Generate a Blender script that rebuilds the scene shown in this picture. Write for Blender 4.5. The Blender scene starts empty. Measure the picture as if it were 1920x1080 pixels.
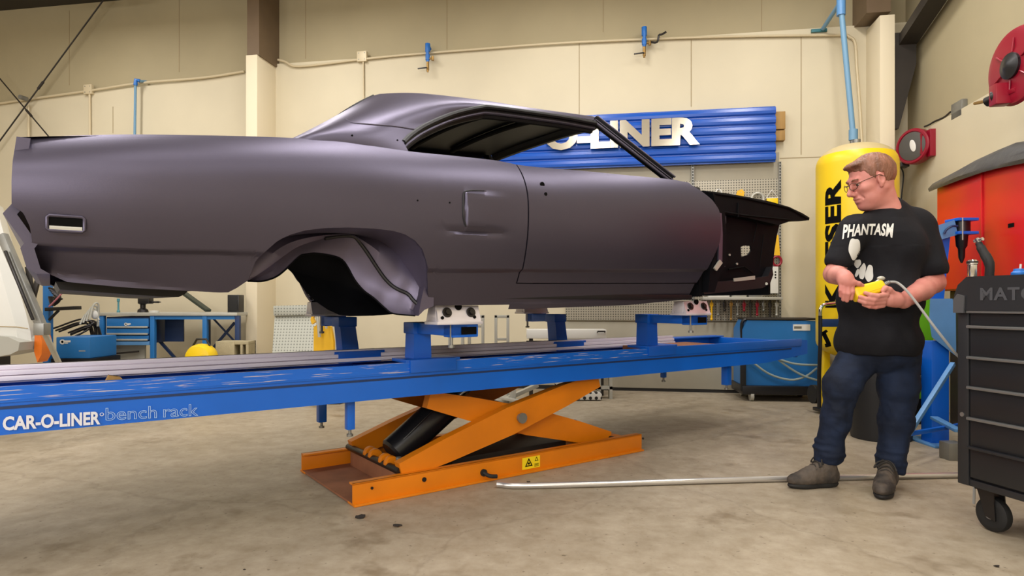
import bpy, bmesh, math, random
import numpy as np
from mathutils import Vector, Matrix
from mathutils.bvhtree import BVHTree
random.seed(7)
SC = bpy.context.scene
COL = SC.collection
R = math.radians
F, CX, HY = 1200.0, 960.0, 568.0          # focal length in pixels, principal column, horizon row (1920x1080 frame)

# ------------------------------------------------------------------ camera
cam = bpy.data.cameras.new('camera')
cam.sensor_width = 36.0
cam.lens = 36.0 * F / 1920.0
cam.shift_y = (HY - 540.0) / 1920.0
cam.clip_start = 0.05
camo = bpy.data.objects.new('camera', cam)
camo.location = (0, 0, 1.0)
camo.rotation_euler = (R(90), 0, 0)
COL.objects.link(camo)
SC.camera = camo

# ------------------------------------------------------------------ world, light, exposure
SC.view_settings.view_transform = 'Standard'
SC.view_settings.look = 'None'
SC.view_settings.gamma = 1.0
SC.view_settings.use_curve_mapping = False
SC.view_settings.exposure = -0.18
w = bpy.data.worlds.new('world'); SC.world = w
w.use_nodes = True
w.node_tree.nodes['Background'].inputs[0].default_value = (1.0, 0.93, 0.82, 1)
w.node_tree.nodes['Background'].inputs[1].default_value = 0.05
LAMP_POWER = 62.0
LAMP_COLOR = (1.0, 0.96, 0.92)

# ------------------------------------------------------------------ frames (local systems of walls, bench, cabinet)
class Fr:
    """a vertical local frame: x along the thing, y into its depth, z up"""
    def __init__(s, o, ang):
        s.o = Vector(o); s.a = ang
        s.x = Vector((math.cos(ang), math.sin(ang), 0)); s.y = Vector((-math.sin(ang), math.cos(ang), 0))
    def w(s, p):
        return s.o + s.x * p[0] + s.y * p[1] + Vector((0, 0, p[2]))
    def loc(s, p):
        d = Vector(p) - s.o
        return Vector((d.dot(s.x), d.dot(s.y), d.z))
    def _ray(s, px, py, n, d):
        c = Vector((0, 0, 1.0)); r = Vector(((px - CX) / F, 1.0, -(py - HY) / F))
        t = (d - (c - s.o).dot(n)) / r.dot(n)
        return s.loc(c + r * t)
    def ry(s, px, py, y):          # where the sight line meets the local plane y = const
        q = s._ray(px, py, s.y, y); return (q.x, q.z)
    def rx(s, px, py, x):
        q = s._ray(px, py, s.x, x); return (q.y, q.z)
    def rz(s, px, py, z):
        q = s._ray(px, py, Vector((0, 0, 1)), z); return (q.x, q.y)
def P(px, py, Y):
    return Vector(((px - CX) / F * Y, Y, 1.0 - (py - HY) / F * Y))
WORLD = Fr((0, 0, 0), 0.0)
WA = Fr((4.224, 6.849 + 0.02, 0), math.atan2(-0.1644, 0.9864))      # room: origin in the back right corner, x right, y away
BE = Fr((-0.08, 3.60, 0), math.atan2(0.585, 0.811))                 # bench: x along it, y from its near face to its far face

# ------------------------------------------------------------------ materials
def lin(c):
    if isinstance(c, str):
        c = [int(c[i:i + 2], 16) / 255 for i in (0, 2, 4)]
    return [x / 12.92 if x <= 0.04045 else ((x + 0.055) / 1.055) ** 2.4 for x in c]
def mat(name, c, rough=0.5, metal=0.0, var=0.0, scale=8.0, bump=0.0, bscale=60.0, c2=None, thr=None, spec=0.5, coat=0.0, stretch=None, emit=None):
    m = bpy.data.materials.new(name); m.use_nodes = True
    nt = m.node_tree; b = nt.nodes['Principled BSDF']
    rgb = lin(c)
    b.inputs['Base Color'].default_value = (*rgb, 1)
    b.inputs['Roughness'].default_value = rough
    b.inputs['Metallic'].default_value = metal
    b.inputs['Specular IOR Level'].default_value = spec
    b.inputs['Coat Weight'].default_value = coat
    tc = nt.nodes.new('ShaderNodeTexCoord'); mp = nt.nodes.new('ShaderNodeMapping')
    nt.links.new(tc.outputs['Object'], mp.inputs['Vector'])
    if stretch: mp.inputs['Scale'].default_value = stretch
    if var > 0 or c2:
        n = nt.nodes.new('ShaderNodeTexNoise'); n.inputs['Scale'].default_value = scale; n.inputs['Detail'].default_value = 6
        nt.links.new(mp.outputs[0], n.inputs['Vector'])
        rp = nt.nodes.new('ShaderNodeValToRGB')
        rgb2 = lin(c2) if c2 else [x * (1 - var) for x in rgb]
        if thr:
            rp.color_ramp.elements[0].position = thr[0]; rp.color_ramp.elements[1].position = thr[1]
        else:
            rp.color_ramp.elements[0].position = 0.3; rp.color_ramp.elements[1].position = 0.7
        rp.color_ramp.elements[0].color = (*rgb, 1); rp.color_ramp.elements[1].color = (*rgb2, 1)
        nt.links.new(n.outputs['Fac'], rp.inputs['Fac']); nt.links.new(rp.outputs['Color'], b.inputs['Base Color'])
    if bump > 0:
        n2 = nt.nodes.new('ShaderNodeTexNoise'); n2.inputs['Scale'].default_value = bscale; n2.inputs['Detail'].default_value = 4
        nt.links.new(mp.outputs[0], n2.inputs['Vector'])
        bp = nt.nodes.new('ShaderNodeBump'); bp.inputs['Strength'].default_value = bump; bp.inputs['Distance'].default_value = 0.01
        nt.links.new(n2.outputs['Fac'], bp.inputs['Height']); nt.links.new(bp.outputs['Normal'], b.inputs['Normal'])
    if emit:
        b.inputs['Emission Color'].default_value = (*lin(c), 1); b.inputs['Emission Strength'].default_value = emit
    return m

# ------------------------------------------------------------------ mesh builder
def rot_to(d):
    return Vector((0, 0, 1)).rotation_difference(Vector(d).normalized()).to_matrix()
def cat_rom(pts, n=6):
    pts = [Vector(p) for p in pts]
    if len(pts) < 3: return pts
    out = []
    for i in range(len(pts) - 1):
        p0 = pts[i - 1] if i else pts[0] * 2 - pts[1]
        p1, p2 = pts[i], pts[i + 1]
        p3 = pts[i + 2] if i + 2 < len(pts) else pts[-1] * 2 - pts[-2]
        for k in range(n):
            t = k / n
            out.append(0.5 * ((2 * p1) + (p2 - p0) * t + (2 * p0 - 5 * p1 + 4 * p2 - p3) * t * t + (3 * p1 - p0 - 3 * p2 + p3) * t ** 3))
    out.append(pts[-1])
    return out
class MB:
    def __init__(s): s.v = []; s.f = []
    def add(s, vs, fs):
        o = len(s.v); s.v += [Vector(p) for p in vs]; s.f += [tuple(i + o for i in f) for f in fs]; return s
    def tbox(s, M, size, b=0.0):
        hx, hy, hz = size[0] / 2, size[1] / 2, size[2] / 2
        b = min(b, hx * .9, hy * .9, hz * .9)
        if b <= 0:
            vs = [(x, y, z) for x in (-hx, hx) for y in (-hy, hy) for z in (-hz, hz)]
            fs = [(0, 1, 3, 2), (4, 6, 7, 5), (0, 4, 5, 1), (2, 3, 7, 6), (0, 2, 6, 4), (1, 5, 7, 3)]
        else:
            bm = bmesh.new(); bmesh.ops.create_cube(bm, size=1.0)
            for v in bm.verts: v.co = Vector((v.co.x * size[0], v.co.y * size[1], v.co.z * size[2]))
            bmesh.ops.bevel(bm, geom=list(bm.edges), offset=b, segments=2, affect='EDGES', profile=0.6)
            bm.verts.index_update()
            vs = [tuple(v.co) for v in bm.verts]; fs = [tuple(v.index for v in f.verts) for f in bm.faces]; bm.free()
        return s.add([M @ Vector(p) for p in vs], fs)
    def box(s, x0, x1, y0, y1, z0, z1, b=0.0):
        M = Matrix.Translation(((x0 + x1) / 2, (y0 + y1) / 2, (z0 + z1) / 2))
        return s.tbox(M, (abs(x1 - x0), abs(y1 - y0), abs(z1 - z0)), b)
    def beam(s, p0, p1, w, h, b=0.0, up=(0, 0, 1)):
        p0, p1 = Vector(p0), Vector(p1); d = (p1 - p0); L = d.length; d = d / L
        up = Vector(up); sd = d.cross(up)
        if sd.length < 1e-4: sd = d.cross(Vector((1, 0, 0)))
        sd.normalize(); u = sd.cross(d)
        M = Matrix((( sd.x, d.x, u.x, 0), (sd.y, d.y, u.y, 0), (sd.z, d.z, u.z, 0), (0, 0, 0, 1)))
        return s.tbox(Matrix.Translation((p0 + p1) / 2) @ M, (w, L, h), b)
    def cyl(s, p0, p1, r0, r1=None, n=20, cap=True):
        r1 = r0 if r1 is None else r1
        p0, p1 = Vector(p0), Vector(p1); m = rot_to(p1 - p0)
        vs = []
        for p, r in ((p0, r0), (p1, r1)):
            for i in range(n):
                a = 2 * math.pi * i / n
                vs.append(p + m @ Vector((math.cos(a) * r, math.sin(a) * r, 0)))
        fs = [(i, (i + 1) % n, n + (i + 1) % n, n + i) for i in range(n)]
        if cap: fs += [tuple(range(n - 1, -1, -1)), tuple(range(n, 2 * n))]
        return s.add(vs, fs)
    def tube(s, pts, r, n=10, smooth=0, closed=False):
        pts = [Vector(p) for p in pts]
        if smooth: pts = cat_rom(pts, smooth)
        rr = r if isinstance(r, (list, tuple)) else None
        vs = []; N = len(pts); pu = None
        for i, p in enumerate(pts):
            if closed: d = pts[(i + 1) % N] - pts[i - 1]
            else: d = pts[min(i + 1, N - 1)] - pts[max(i - 1, 0)]
            d.normalize()
            if pu is None:
                pu = d.cross(Vector((0, 0, 1)))
                if pu.length < 1e-3: pu = d.cross(Vector((1, 0, 0)))
            pu = (pu - d * pu.dot(d)).normalized(); pv = d.cross(pu)
            ri = rr[min(len(rr) - 1, int(i * len(rr) / N))] if rr else r
            for k in range(n):
                a = 2 * math.pi * k / n
                vs.append(p + pu * math.cos(a) * ri + pv * math.sin(a) * ri)
        fs = []
        for i in range(N if closed else N - 1):
            j = (i + 1) % N
            for k in range(n):
                fs.append((i * n + k, i * n + (k + 1) % n, j * n + (k + 1) % n, j * n + k))
        if not closed: fs += [tuple(range(n - 1, -1, -1)), tuple(range((N - 1) * n, N * n))]
        return s.add(vs, fs)
    def lathe(s, c, axis, prof, n=32, cap=True):
        m = rot_to(axis); c = Vector(c); vs = []
        for r, h in prof:
            for i in range(n):
                a = 2 * math.pi * i / n
                vs.append(c + m @ Vector((math.cos(a) * r, math.sin(a) * r, h)))
        fs = []
        for j in range(len(prof) - 1):
            for i in range(n):
                fs.append((j * n + i, j * n + (i + 1) % n, (j + 1) * n + (i + 1) % n, (j + 1) * n + i))
        if cap: fs += [tuple(range(n - 1, -1, -1)), tuple(range((len(prof) - 1) * n, len(prof) * n))]
        return s.add(vs, fs)
    def prism(s, poly, c0, c1, fn):
        """2D outline swept from c0 to c1; fn(a, b, c) gives the point"""
        n = len(poly)
        vs = [fn(a, b, c0) for a, b in poly] + [fn(a, b, c1) for a, b in poly]
        fs = [tuple(range(n - 1, -1, -1)), tuple(range(n, 2 * n))] + [(i, (i + 1) % n, n + (i + 1) % n, n + i) for i in range(n)]
        return s.add(vs, fs)
    def grid(s, g, flip=False, close_v=False):
        nr, nc = len(g), len(g[0])
        vs = [p for row in g for p in row]; fs = []
        for i in range(nr - 1):
            for j in range(nc if close_v else nc - 1):
                k = (j + 1) % nc
                q = (i * nc + j, i * nc + k, (i + 1) * nc + k, (i + 1) * nc + j)
                fs.append(q[::-1] if flip else q)
        return s.add(vs, fs)
    def ell(s, c, r, n=20, m=12, M=None):
        c = Vector(c); vs = []; r = (r, r, r) if isinstance(r, (int, float)) else r
        for i in range(m + 1):
            t = math.pi * i / m
            for k in range(n):
                a = 2 * math.pi * k / n
                p = Vector((r[0] * math.sin(t) * math.cos(a), r[1] * math.sin(t) * math.sin(a), -r[2] * math.cos(t)))
                vs.append(c + (M @ p if M else p))
        fs = []
        for i in range(m):
            for k in range(n):
                fs.append((i * n + k, i * n + (k + 1) % n, (i + 1) * n + (k + 1) % n, (i + 1) * n + k))
        return s.add(vs, fs)
    def merge(s, o): return s.add(o.v, o.f)
    def mirror(s, y):        # a copy mirrored in the local plane y = const
        m = MB(); m.v = [Vector((p.x, 2 * y - p.y, p.z)) for p in s.v]; m.f = [tuple(reversed(f)) for f in s.f]; return m

BASE = {}
def link(name, mb, m, ang=30, fix=True):
    me = bpy.data.meshes.new(name)
    me.from_pydata([tuple(p) for p in mb.v], [], mb.f)
    me.validate()
    bm = bmesh.new(); bm.from_mesh(me)
    bmesh.ops.remove_doubles(bm, verts=bm.verts, dist=1e-5)
    if fix: bmesh.ops.recalc_face_normals(bm, faces=bm.faces)
    bm.to_mesh(me); bm.free()
    if ang:
        me.polygons.foreach_set('use_smooth', [True] * len(me.polygons)); me.set_sharp_from_angle(angle=R(ang))
    for k in (m if isinstance(m, (list, tuple)) else [m]): me.materials.append(k)
    o = bpy.data.objects.new(name, me); COL.objects.link(o)
    return o
def tag(o, label, cat, group=None):
    o['label'] = label; o['category'] = cat
    if group: o['group'] = group
    return o
def thing(name, label, cat, fr, base, group=None):
    o = bpy.data.objects.new(name, None); COL.objects.link(o); o.empty_display_size = 0.1
    o.location = fr.w(base); o.rotation_euler = (0, 0, fr.a)
    BASE[o] = Vector(base)
    return tag(o, label, cat, group)
def shift(mb, b):
    for i, p in enumerate(mb.v): mb.v[i] = p - b
def part(name, mb, m, parent, ang=30, label=None, fix=True):
    b = BASE[parent]; shift(mb, b)
    o = link(name, mb, m, ang, fix); o.parent = parent; BASE[o] = b
    if label: o['label'] = label
    return o
def single(name, label, cat, fr, base, mb, m, group=None, ang=30, fix=True):
    base = Vector(base); shift(mb, base)
    o = link(name, mb, m, ang, fix); o.location = fr.w(base); o.rotation_euler = (0, 0, fr.a); BASE[o] = base
    return tag(o, label, cat, group)
def struct(name, mb, m, fr=None, parent=None, ang=30):
    fr = fr or WA
    if parent is None:
        o = link(name, mb, m, ang); o.location = fr.o; o.rotation_euler = (0, 0, fr.a); o['kind'] = 'structure'; BASE[o] = Vector((0, 0, 0))
    else:
        o = link(name, mb, m, ang); o.parent = parent; BASE[o] = BASE[parent]
    return o
def copy_tree(o, parent=None):
    c = o.copy(); COL.objects.link(c)
    if parent is not None: c.parent = parent
    for ch in [x for x in SC.objects if x.parent == o]: copy_tree(ch, c)
    return c

def text_mesh(s, size, off=0.0, shear=0.0, outline=0.0, depth=0.0, spacing=1.0):
    """flat lettering in the xy plane, left aligned on the baseline, as (verts, faces)"""
    cu = bpy.data.curves.new('t', 'FONT'); cu.body = s; cu.size = size; cu.offset = off; cu.shear = shear
    cu.space_character = spacing; cu.resolution_u = 3; cu.extrude = depth
    if outline:
        cu.fill_mode = 'NONE'; cu.bevel_depth = outline; cu.bevel_resolution = 0
    o = bpy.data.objects.new('t', cu); COL.objects.link(o)
    bpy.context.view_layer.update()
    me = bpy.data.meshes.new_from_object(o.evaluated_get(bpy.context.evaluated_depsgraph_get()))
    vs = [v.co.copy() for v in me.vertices]; fs = [tuple(p.vertices) for p in me.polygons]
    bpy.data.objects.remove(o); bpy.data.curves.remove(cu); bpy.data.meshes.remove(me)
    return vs, fs
def fit_text(vs, w=None, h=None):
    x0 = min(v.x for v in vs); x1 = max(v.x for v in vs); y0 = min(v.y for v in vs); y1 = max(v.y for v in vs)
    sx = w / (x1 - x0) if w else 1; sy = h / (y1 - y0) if h else sx
    if not w: sx = sy
    return [Vector(((v.x - x0) * sx, (v.y - y0) * sy, v.z)) for v in vs]
def interp(x, tab):
    if x <= tab[0][0]: return tab[0][1]
    for (a, b), (c, d) in zip(tab, tab[1:]):
        if x <= c: return b + (d - b) * (x - a) / (c - a) if c > a else d
    return tab[-1][1]
def sinterp(x, tab):      # smooth monotone-ish interpolation (Hermite with finite differences)
    n = len(tab)
    if x <= tab[0][0]: return tab[0][1]
    if x >= tab[-1][0]: return tab[-1][1]
    for i in range(n - 1):
        if x <= tab[i + 1][0]: break
    def sl(k):
        if k == 0: return (tab[1][1] - tab[0][1]) / (tab[1][0] - tab[0][0])
        if k == n - 1: return (tab[-1][1] - tab[-2][1]) / (tab[-1][0] - tab[-2][0])
        return (tab[k + 1][1] - tab[k - 1][1]) / (tab[k + 1][0] - tab[k - 1][0])
    h = tab[i + 1][0] - tab[i][0]; t = (x - tab[i][0]) / h
    a, b = tab[i][1], tab[i + 1][1]; m0, m1 = sl(i) * h, sl(i + 1) * h
    return (2*t**3 - 3*t*t + 1) * a + (t**3 - 2*t*t + t) * m0 + (-2*t**3 + 3*t*t) * b + (t**3 - t*t) * m1

M = {}
M['wall'] = mat('wall_paint', 'd2c8ad', .62, var=.07, scale=1.6, bump=.05, bscale=25)
M['wall_up'] = mat('wall_upper', 'aca080', .75, var=.10, scale=1.2, bump=.12, bscale=9)
M['wall_in'] = mat('wall_plain', 'cabfa8', .8)
M['ceil'] = mat('ceiling', 'a39a86', .8)
M['steel_brown'] = mat('brown_steel', '6e5b45', .5, var=.15, scale=4)
M['steel_olive'] = mat('olive_steel', '8a7b52', .5)
M['box_white'] = mat('boxed_column', 'e0d4b8', .6)
M['dark_steel'] = mat('dark_steel', '2a241f', .55, var=.2, scale=5)
M['trim'] = mat('dark_trim', '1b1917', .6)
M['conduit'] = mat('conduit', 'cdbf9f', .45, .1)
M['grey_metal'] = mat('grey_metal', '8f8f8a', .4, .6, var=.15, scale=9)
M['light_metal'] = mat('light_metal', 'b9b8ae', .45, .3, var=.1, scale=9)
M['blue'] = mat('blue_paint', '0a60cc', .38, var=.12, scale=5, spec=.5)
M['blue_scuff'] = mat('blue_scuffed_paint', '0a66d4', .36, c2='b9b4c6', scale=30, thr=(.60, .65), stretch=(.22, 1.0, 7.0))
M['blue_bench'] = mat('blue_bench_paint', '0a66d4', .36, var=.1, scale=3, spec=.5)
M['blue_dk'] = mat('dark_blue_paint', '16305c', .5)
M['blue_lt'] = mat('light_blue_paint', '5b8fc4', .45, var=.15, scale=6)
M['blue_pipe'] = mat('blue_pipe_paint', '6b95b4', .45)
M['blue_valve'] = mat('blue_valve_paint', '1e6cc0', .4)
M['rail'] = mat('steel_rail', 'f0e8f4', .34, .0, var=.12, scale=5, stretch=(.2, 3, 3))
M['orange'] = mat('orange_paint', 'e0800a', .42, var=.16, scale=4, spec=.45)
M['orange_dirt'] = mat('dusty_orange', '9a6446', .75, var=.3, scale=8)
M['black'] = mat('black_paint', '121216', .35, spec=.5)
M['black_matte'] = mat('black_rubber', '141414', .7)
M['chrome'] = mat('chrome', 'd8d8d6', .14, 1.0)
M['silver'] = mat('zinc_plate', 'e4e1ea', .28, .35, var=.08, scale=12)
M['dark_bolt'] = mat('dark_bolt', '3a3838', .35, .8)
M['brass'] = mat('brass', '9a7a45', .4, .7)
M['yellow'] = mat('yellow_paint', 'f0cb12', .38, var=.07, scale=3)
M['yellow2'] = mat('yellow_plate', 'e8b40e', .45, var=.1, scale=6)
M['white'] = mat('white_paint', 'd9d8d2', .45)
M['primer'] = mat('car_primer', '565261', .43, .78, var=.06, scale=2.5, spec=.6, bump=.03, bscale=220)
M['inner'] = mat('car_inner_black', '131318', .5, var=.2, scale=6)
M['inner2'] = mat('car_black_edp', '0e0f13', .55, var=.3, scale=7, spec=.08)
M['primer'].node_tree.nodes['Principled BSDF'].inputs['Specular Tint'].default_value = (.92, .89, 1.0, 1)
M['tub'] = mat('wheel_tub_primer', '655f74', .42, .6, spec=.6, var=.12, scale=5)
M['red'] = mat('red_paint', 'd8131c', .36, var=.06, scale=3)
M['red_dk'] = mat('reel_red', '8e0a26', .35, var=.1, scale=5)
M['tarp'] = mat('dark_tarp', '4a4a4c', .45, var=.35, scale=8, bump=.5, bscale=18)
M['green'] = mat('green_paint', '6cb820', .5)
M['wood'] = mat('wood_block', 'b08a4e', .7, var=.3, scale=20, stretch=(1, 1, .1))
M['peg'] = mat('pegboard_grey', 'b5ae9c', .55)
M['grey_panel'] = mat('grey_panel', 'a39d8c', .6, var=.05)
M['concrete'] = mat('concrete_block', 'b3a888', .8, var=.15, scale=12, bump=.3, bscale=80)
M['toolbox'] = mat('black_cabinet', '232427', .42, var=.12, scale=5, spec=.5)
M['toolbox_dk'] = mat('black_drawer', '1c1d20', .40, var=.12, scale=5, spec=.5)
M['trim_metal'] = mat('drawer_pull', '8d8f8e', .35, .7)
M['letter'] = mat('white_letter', 'dcdfe8', .5)
M['letter_blue'] = mat('outline_letter', '9fc0e8', .5)
M['mirror'] = mat('polished_letter', 'd8d2c2', .16, .95)
M['car_white'] = mat('car_white', 'cfcfc8', .3, coat=.3)
M['car_grey'] = mat('bumper_grey', 'a2a198', .4)
M['amber'] = mat('amber_lens', 'd06a18', .3)
M['sticker'] = mat('sticker_yellow', 'f2d416', .5)
M['ink'] = mat('black_ink', '060606', .8, spec=.1)
M['grit'] = mat('dark_debris', '2c2622', .9)
M['bin'] = mat('black_bin', '191a1d', .5)

def floor_material():
    m = mat('floor_concrete', 'b3a48c', .55)
    nt = m.node_tree; b = nt.nodes['Principled BSDF']; tc = nt.nodes.new('ShaderNodeTexCoord')
    def noise(s, d=6, r=.6):
        n = nt.nodes.new('ShaderNodeTexNoise'); n.inputs['Scale'].default_value = s; n.inputs['Detail'].default_value = d; n.inputs['Roughness'].default_value = r
        nt.links.new(tc.outputs['Object'], n.inputs['Vector']); return n
    def ramp(n, a, b_, ca, cb):
        r = nt.nodes.new('ShaderNodeValToRGB'); e = r.color_ramp.elements
        e[0].position = a; e[1].position = b_; e[0].color = (*lin(ca), 1); e[1].color = (*lin(cb), 1)
        nt.links.new(n, r.inputs['Fac']); return r
    def mixc(a, b_, f, mode='MULTIPLY'):
        x = nt.nodes.new('ShaderNodeMix'); x.data_type = 'RGBA'; x.blend_type = mode
        if isinstance(f, float): x.inputs[0].default_value = f
        else: nt.links.new(f, x.inputs[0])
        nt.links.new(a, x.inputs[6]); nt.links.new(b_, x.inputs[7]); return x.outputs[2]
    base = ramp(noise(.7).outputs['Fac'], .3, .75, 'b3a793', '9d917d').outputs['Color']
    fine = ramp(noise(9, 8, .7).outputs['Fac'], .3, .7, 'ffffff', 'd6d0c6').outputs['Color']
    c = mixc(base, fine, 1.0)
    sp = ramp(noise(38, 3, .5).outputs['Fac'], .66, .74, 'ffffff', '8f857a').outputs['Color']
    c = mixc(c, sp, .7)
    st = ramp(noise(2.6, 4, .6).outputs['Fac'], .60, .72, 'ffffff', 'b9ae9c').outputs['Color']
    c = mixc(c, st, .8)
    # thin wandering cracks
    vo = nt.nodes.new('ShaderNodeTexVoronoi'); vo.feature = 'DISTANCE_TO_EDGE'; vo.inputs['Scale'].default_value = .42
    nz = noise(2.2, 5)
    mx = nt.nodes.new('ShaderNodeMix'); mx.data_type = 'RGBA'; mx.blend_type = 'LINEAR_LIGHT'; mx.inputs[0].default_value = .18
    nt.links.new(tc.outputs['Object'], mx.inputs[6]); nt.links.new(nz.outputs['Color'], mx.inputs[7]); nt.links.new(mx.outputs[2], vo.inputs['Vector'])
    ck = ramp(vo.outputs['Distance'], .0015, .006, '8a7e6c', 'ffffff').outputs['Color']
    c = mixc(c, ck, .22)
    nt.links.new(c, b.inputs['Base Color'])
    rr = nt.nodes.new('ShaderNodeMapRange'); rr.inputs[3].default_value = .38; rr.inputs[4].default_value = .68
    nt.links.new(noise(3).outputs['Fac'], rr.inputs[0]); nt.links.new(rr.outputs[0], b.inputs['Roughness'])
    return m
M['floor'] = floor_material()

def perforated(name, c, hole, pitch, rad, along='xz'):
    """sheet metal with a square grid of round holes drawn as dark dots"""
    m = mat(name, c, .5, .2); nt = m.node_tree; b = nt.nodes['Principled BSDF']
    tc = nt.nodes.new('ShaderNodeTexCoord'); sx = nt.nodes.new('ShaderNodeSeparateXYZ'); nt.links.new(tc.outputs['Object'], sx.inputs[0])
    acc = None
    for ax in along:
        a = nt.nodes.new('ShaderNodeMath'); a.operation = 'MULTIPLY'; a.inputs[1].default_value = 1 / pitch
        nt.links.new(sx.outputs['XYZ'.index(ax.upper())], a.inputs[0])
        f = nt.nodes.new('ShaderNodeMath'); f.operation = 'FRACT'; nt.links.new(a.outputs[0], f.inputs[0])
        d = nt.nodes.new('ShaderNodeMath'); d.operation = 'SUBTRACT'; d.inputs[1].default_value = .5; nt.links.new(f.outputs[0], d.inputs[0])
        q = nt.nodes.new('ShaderNodeMath'); q.operation = 'POWER'; q.inputs[1].default_value = 2
        ab = nt.nodes.new('ShaderNodeMath'); ab.operation = 'ABSOLUTE'; nt.links.new(d.outputs[0], ab.inputs[0]); nt.links.new(ab.outputs[0], q.inputs[0])
        if acc is None: acc = q.outputs[0]
        else:
            s_ = nt.nodes.new('ShaderNodeMath'); s_.operation = 'ADD'; nt.links.new(acc, s_.inputs[0]); nt.links.new(q.outputs[0], s_.inputs[1]); acc = s_.outputs[0]
    lt = nt.nodes.new('ShaderNodeMath'); lt.operation = 'LESS_THAN'; lt.inputs[1].default_value = (rad / pitch) ** 2; nt.links.new(acc, lt.inputs[0])
    mx = nt.nodes.new('ShaderNodeMix'); mx.data_type = 'RGBA'; nt.links.new(lt.outputs[0], mx.inputs[0])
    mx.inputs[6].default_value = (*lin(c), 1); mx.inputs[7].default_value = (*lin(hole), 1)
    nt.links.new(mx.outputs[2], b.inputs['Base Color'])
    return m
M['perf'] = perforated('perforated_board', 'aba595', '5a564e', .028, .0075)
M['perf_dk'] = perforated('perforated_rail', 'd2d0c8', '1c1c1c', .06, .017)
M['louvre'] = perforated('louvred_panel', 'aeb0a6', '7d8078', .032, .008)

# ------------------------------------------------------------------ room
RX0, RY0, CZ = -12.2, -11.5, 5.05      # extents in the room frame
mb = MB().box(RX0, .0, RY0, 0.0, -.2, 0)
struct('floor', mb, M['floor'])
struct('ceiling', MB().box(RX0 - .3, .3, RY0 - .3, .3, CZ, CZ + .2), M['ceil'])
struct('wall_left', MB().box(RX0 - .2, RX0, RY0, 0, -.2, CZ), M['wall_in'])
struct('wall_front', MB().box(RX0 - .2, .2, RY0 - .2, RY0, -.2, CZ), M['wall_in'])
LT = .05                                # lower liner panels stand this far out
zr = WA.ry(1240, 72, -LT)[1]            # top of the lower liner, middle and right bay
xcolL = WA.ry(517, 300, -LT)[0]         # right edge of the left column
# column: how deep
off = -WA.rx(482, 300, xcolL)[0]
xcL0 = WA.ry(461, 300, -off)[0]
zl1 = WA.ry(460, 135, -LT)[1]; zl0 = WA.ry(0, 195, -LT)[1]; xl0 = WA.ry(0, 195, -LT)[0]
zlend = zl1 + (zl0 - zl1) * (RX0 - xcL0) / (xl0 - xcL0)
back = struct('wall_back', MB().box(RX0 - .2, .2, 0, .2, -.2, CZ), M['wall_up'])
lin_ = MB().box(xcL0, 0, -LT, -.001, 0, zr)
lin_.prism([(RX0, 0), (xcL0, 0), (xcL0, zl1), (RX0, zlend)], -LT, -.001, lambda a, b, c: (a, c, b))
struct('wall_back_liner', lin_, M['wall'], parent=back)
right = struct('wall_right', MB().box(0, .2, RY0 - .2, .2, -.2, CZ), M['wall_up'])
zrr = WA.rx(1790, 217, 0)[1]
struct('wall_right_liner', MB().box(-LT, -.001, RY0, 0, 0, zrr), M['wall'], parent=right)
struct('baseboard_back', MB().box(RX0, 0, -LT - .012, -LT, 0, .045), M['trim'])
# panel seams: narrow dark grooves proud of nothing, set as thin strips
seam = MB()
M['seam'] = mat('panel_seam', '9c8c6c', .8)
for px, ya, yb, yp in ((838, 0, 92, 0), (1131, 0, 60, 0), (1428, 0, 58, 0), (573, 0, 110, 0), (336, 0, 135, 0), (130, 20, 160, 0), (1086, 75, 260, -LT), (1502, 70, 290, -LT), (683, 110, 180, -LT), (1296, 75, 200, -LT), (212, 200, 250, -LT), (1455, 600, 735, -LT), (1305, 640, 735, -LT)):
    xa, za = WA.ry(px, ya, yp); xb, zb = WA.ry(px, yb, yp)
    seam.box(xa - .004, xa + .004, yp - .003, yp + .002, zb, za)
xa, za = WA.ry(1462, 297, -LT); xb, zb = WA.ry(1540, 297, -LT); seam.box(xa, xb, -LT - .003, -LT + .002, za - .004, za + .004)
struct('wall_back_seam', seam, M['seam'], parent=back)
# columns
yc0 = -off
zc_a = WA.ry(470, 103, yc0)[1]
c1 = struct('column', MB().box(xcL0, xcolL, yc0, 0, 0, zc_a, .004), M['box_white'])
up = MB().box(xcL0 + .01, xcolL + .02, yc0 + .01, .0, zc_a, CZ)
struct('column_steel', up, M['steel_brown'], parent=c1)
xr1 = WA.ry(1678, 300, -.42)[0]; xr0 = WA.ry(1650, 300, -.42)[0]
zc_b = WA.ry(1660, 28, -.42)[1]
c2 = struct('column', MB().box(xr0, xr1, -.42, -LT, 0, zc_b, .004), M['box_white'])
struct('column_steel', MB().box(xr0 - .12, xr1 - .03, -.40, 0, zr - .02, CZ), M['steel_brown'], parent=c2)
# dark steel haunch brace, and a dark shade wedge in the corner
br = MB()
y0, z0 = WA.rx(1692, 92, -.14); y1, z1 = WA.rx(1752, 0, -.14)
k = (z1 - z0) / (y1 - y0)
br.beam((-.14, y0 + .05, z0 - k * .0), (-.14, y1 - .5, z1 - k * .5), .1, .17, 0, up=(1, 0, 0))
struct('trim_1', br, M['dark_steel'])
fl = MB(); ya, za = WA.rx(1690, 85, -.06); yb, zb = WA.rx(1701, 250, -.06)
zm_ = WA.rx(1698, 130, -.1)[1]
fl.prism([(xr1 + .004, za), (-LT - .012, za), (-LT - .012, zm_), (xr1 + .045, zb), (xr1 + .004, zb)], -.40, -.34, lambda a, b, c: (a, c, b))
struct('corner_shade', fl, M['dark_steel'])  # wedge coloured dark in place of the shade beside the column
# beam along the eave of the left bay
y_ = 0
zz = WA.ry(75, 10, -.05)[1]
ev = MB().box(RX0, xcL0, -.35, -.001, zz, CZ - .001)
struct('trim_3', ev, M['dark_steel'])

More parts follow.
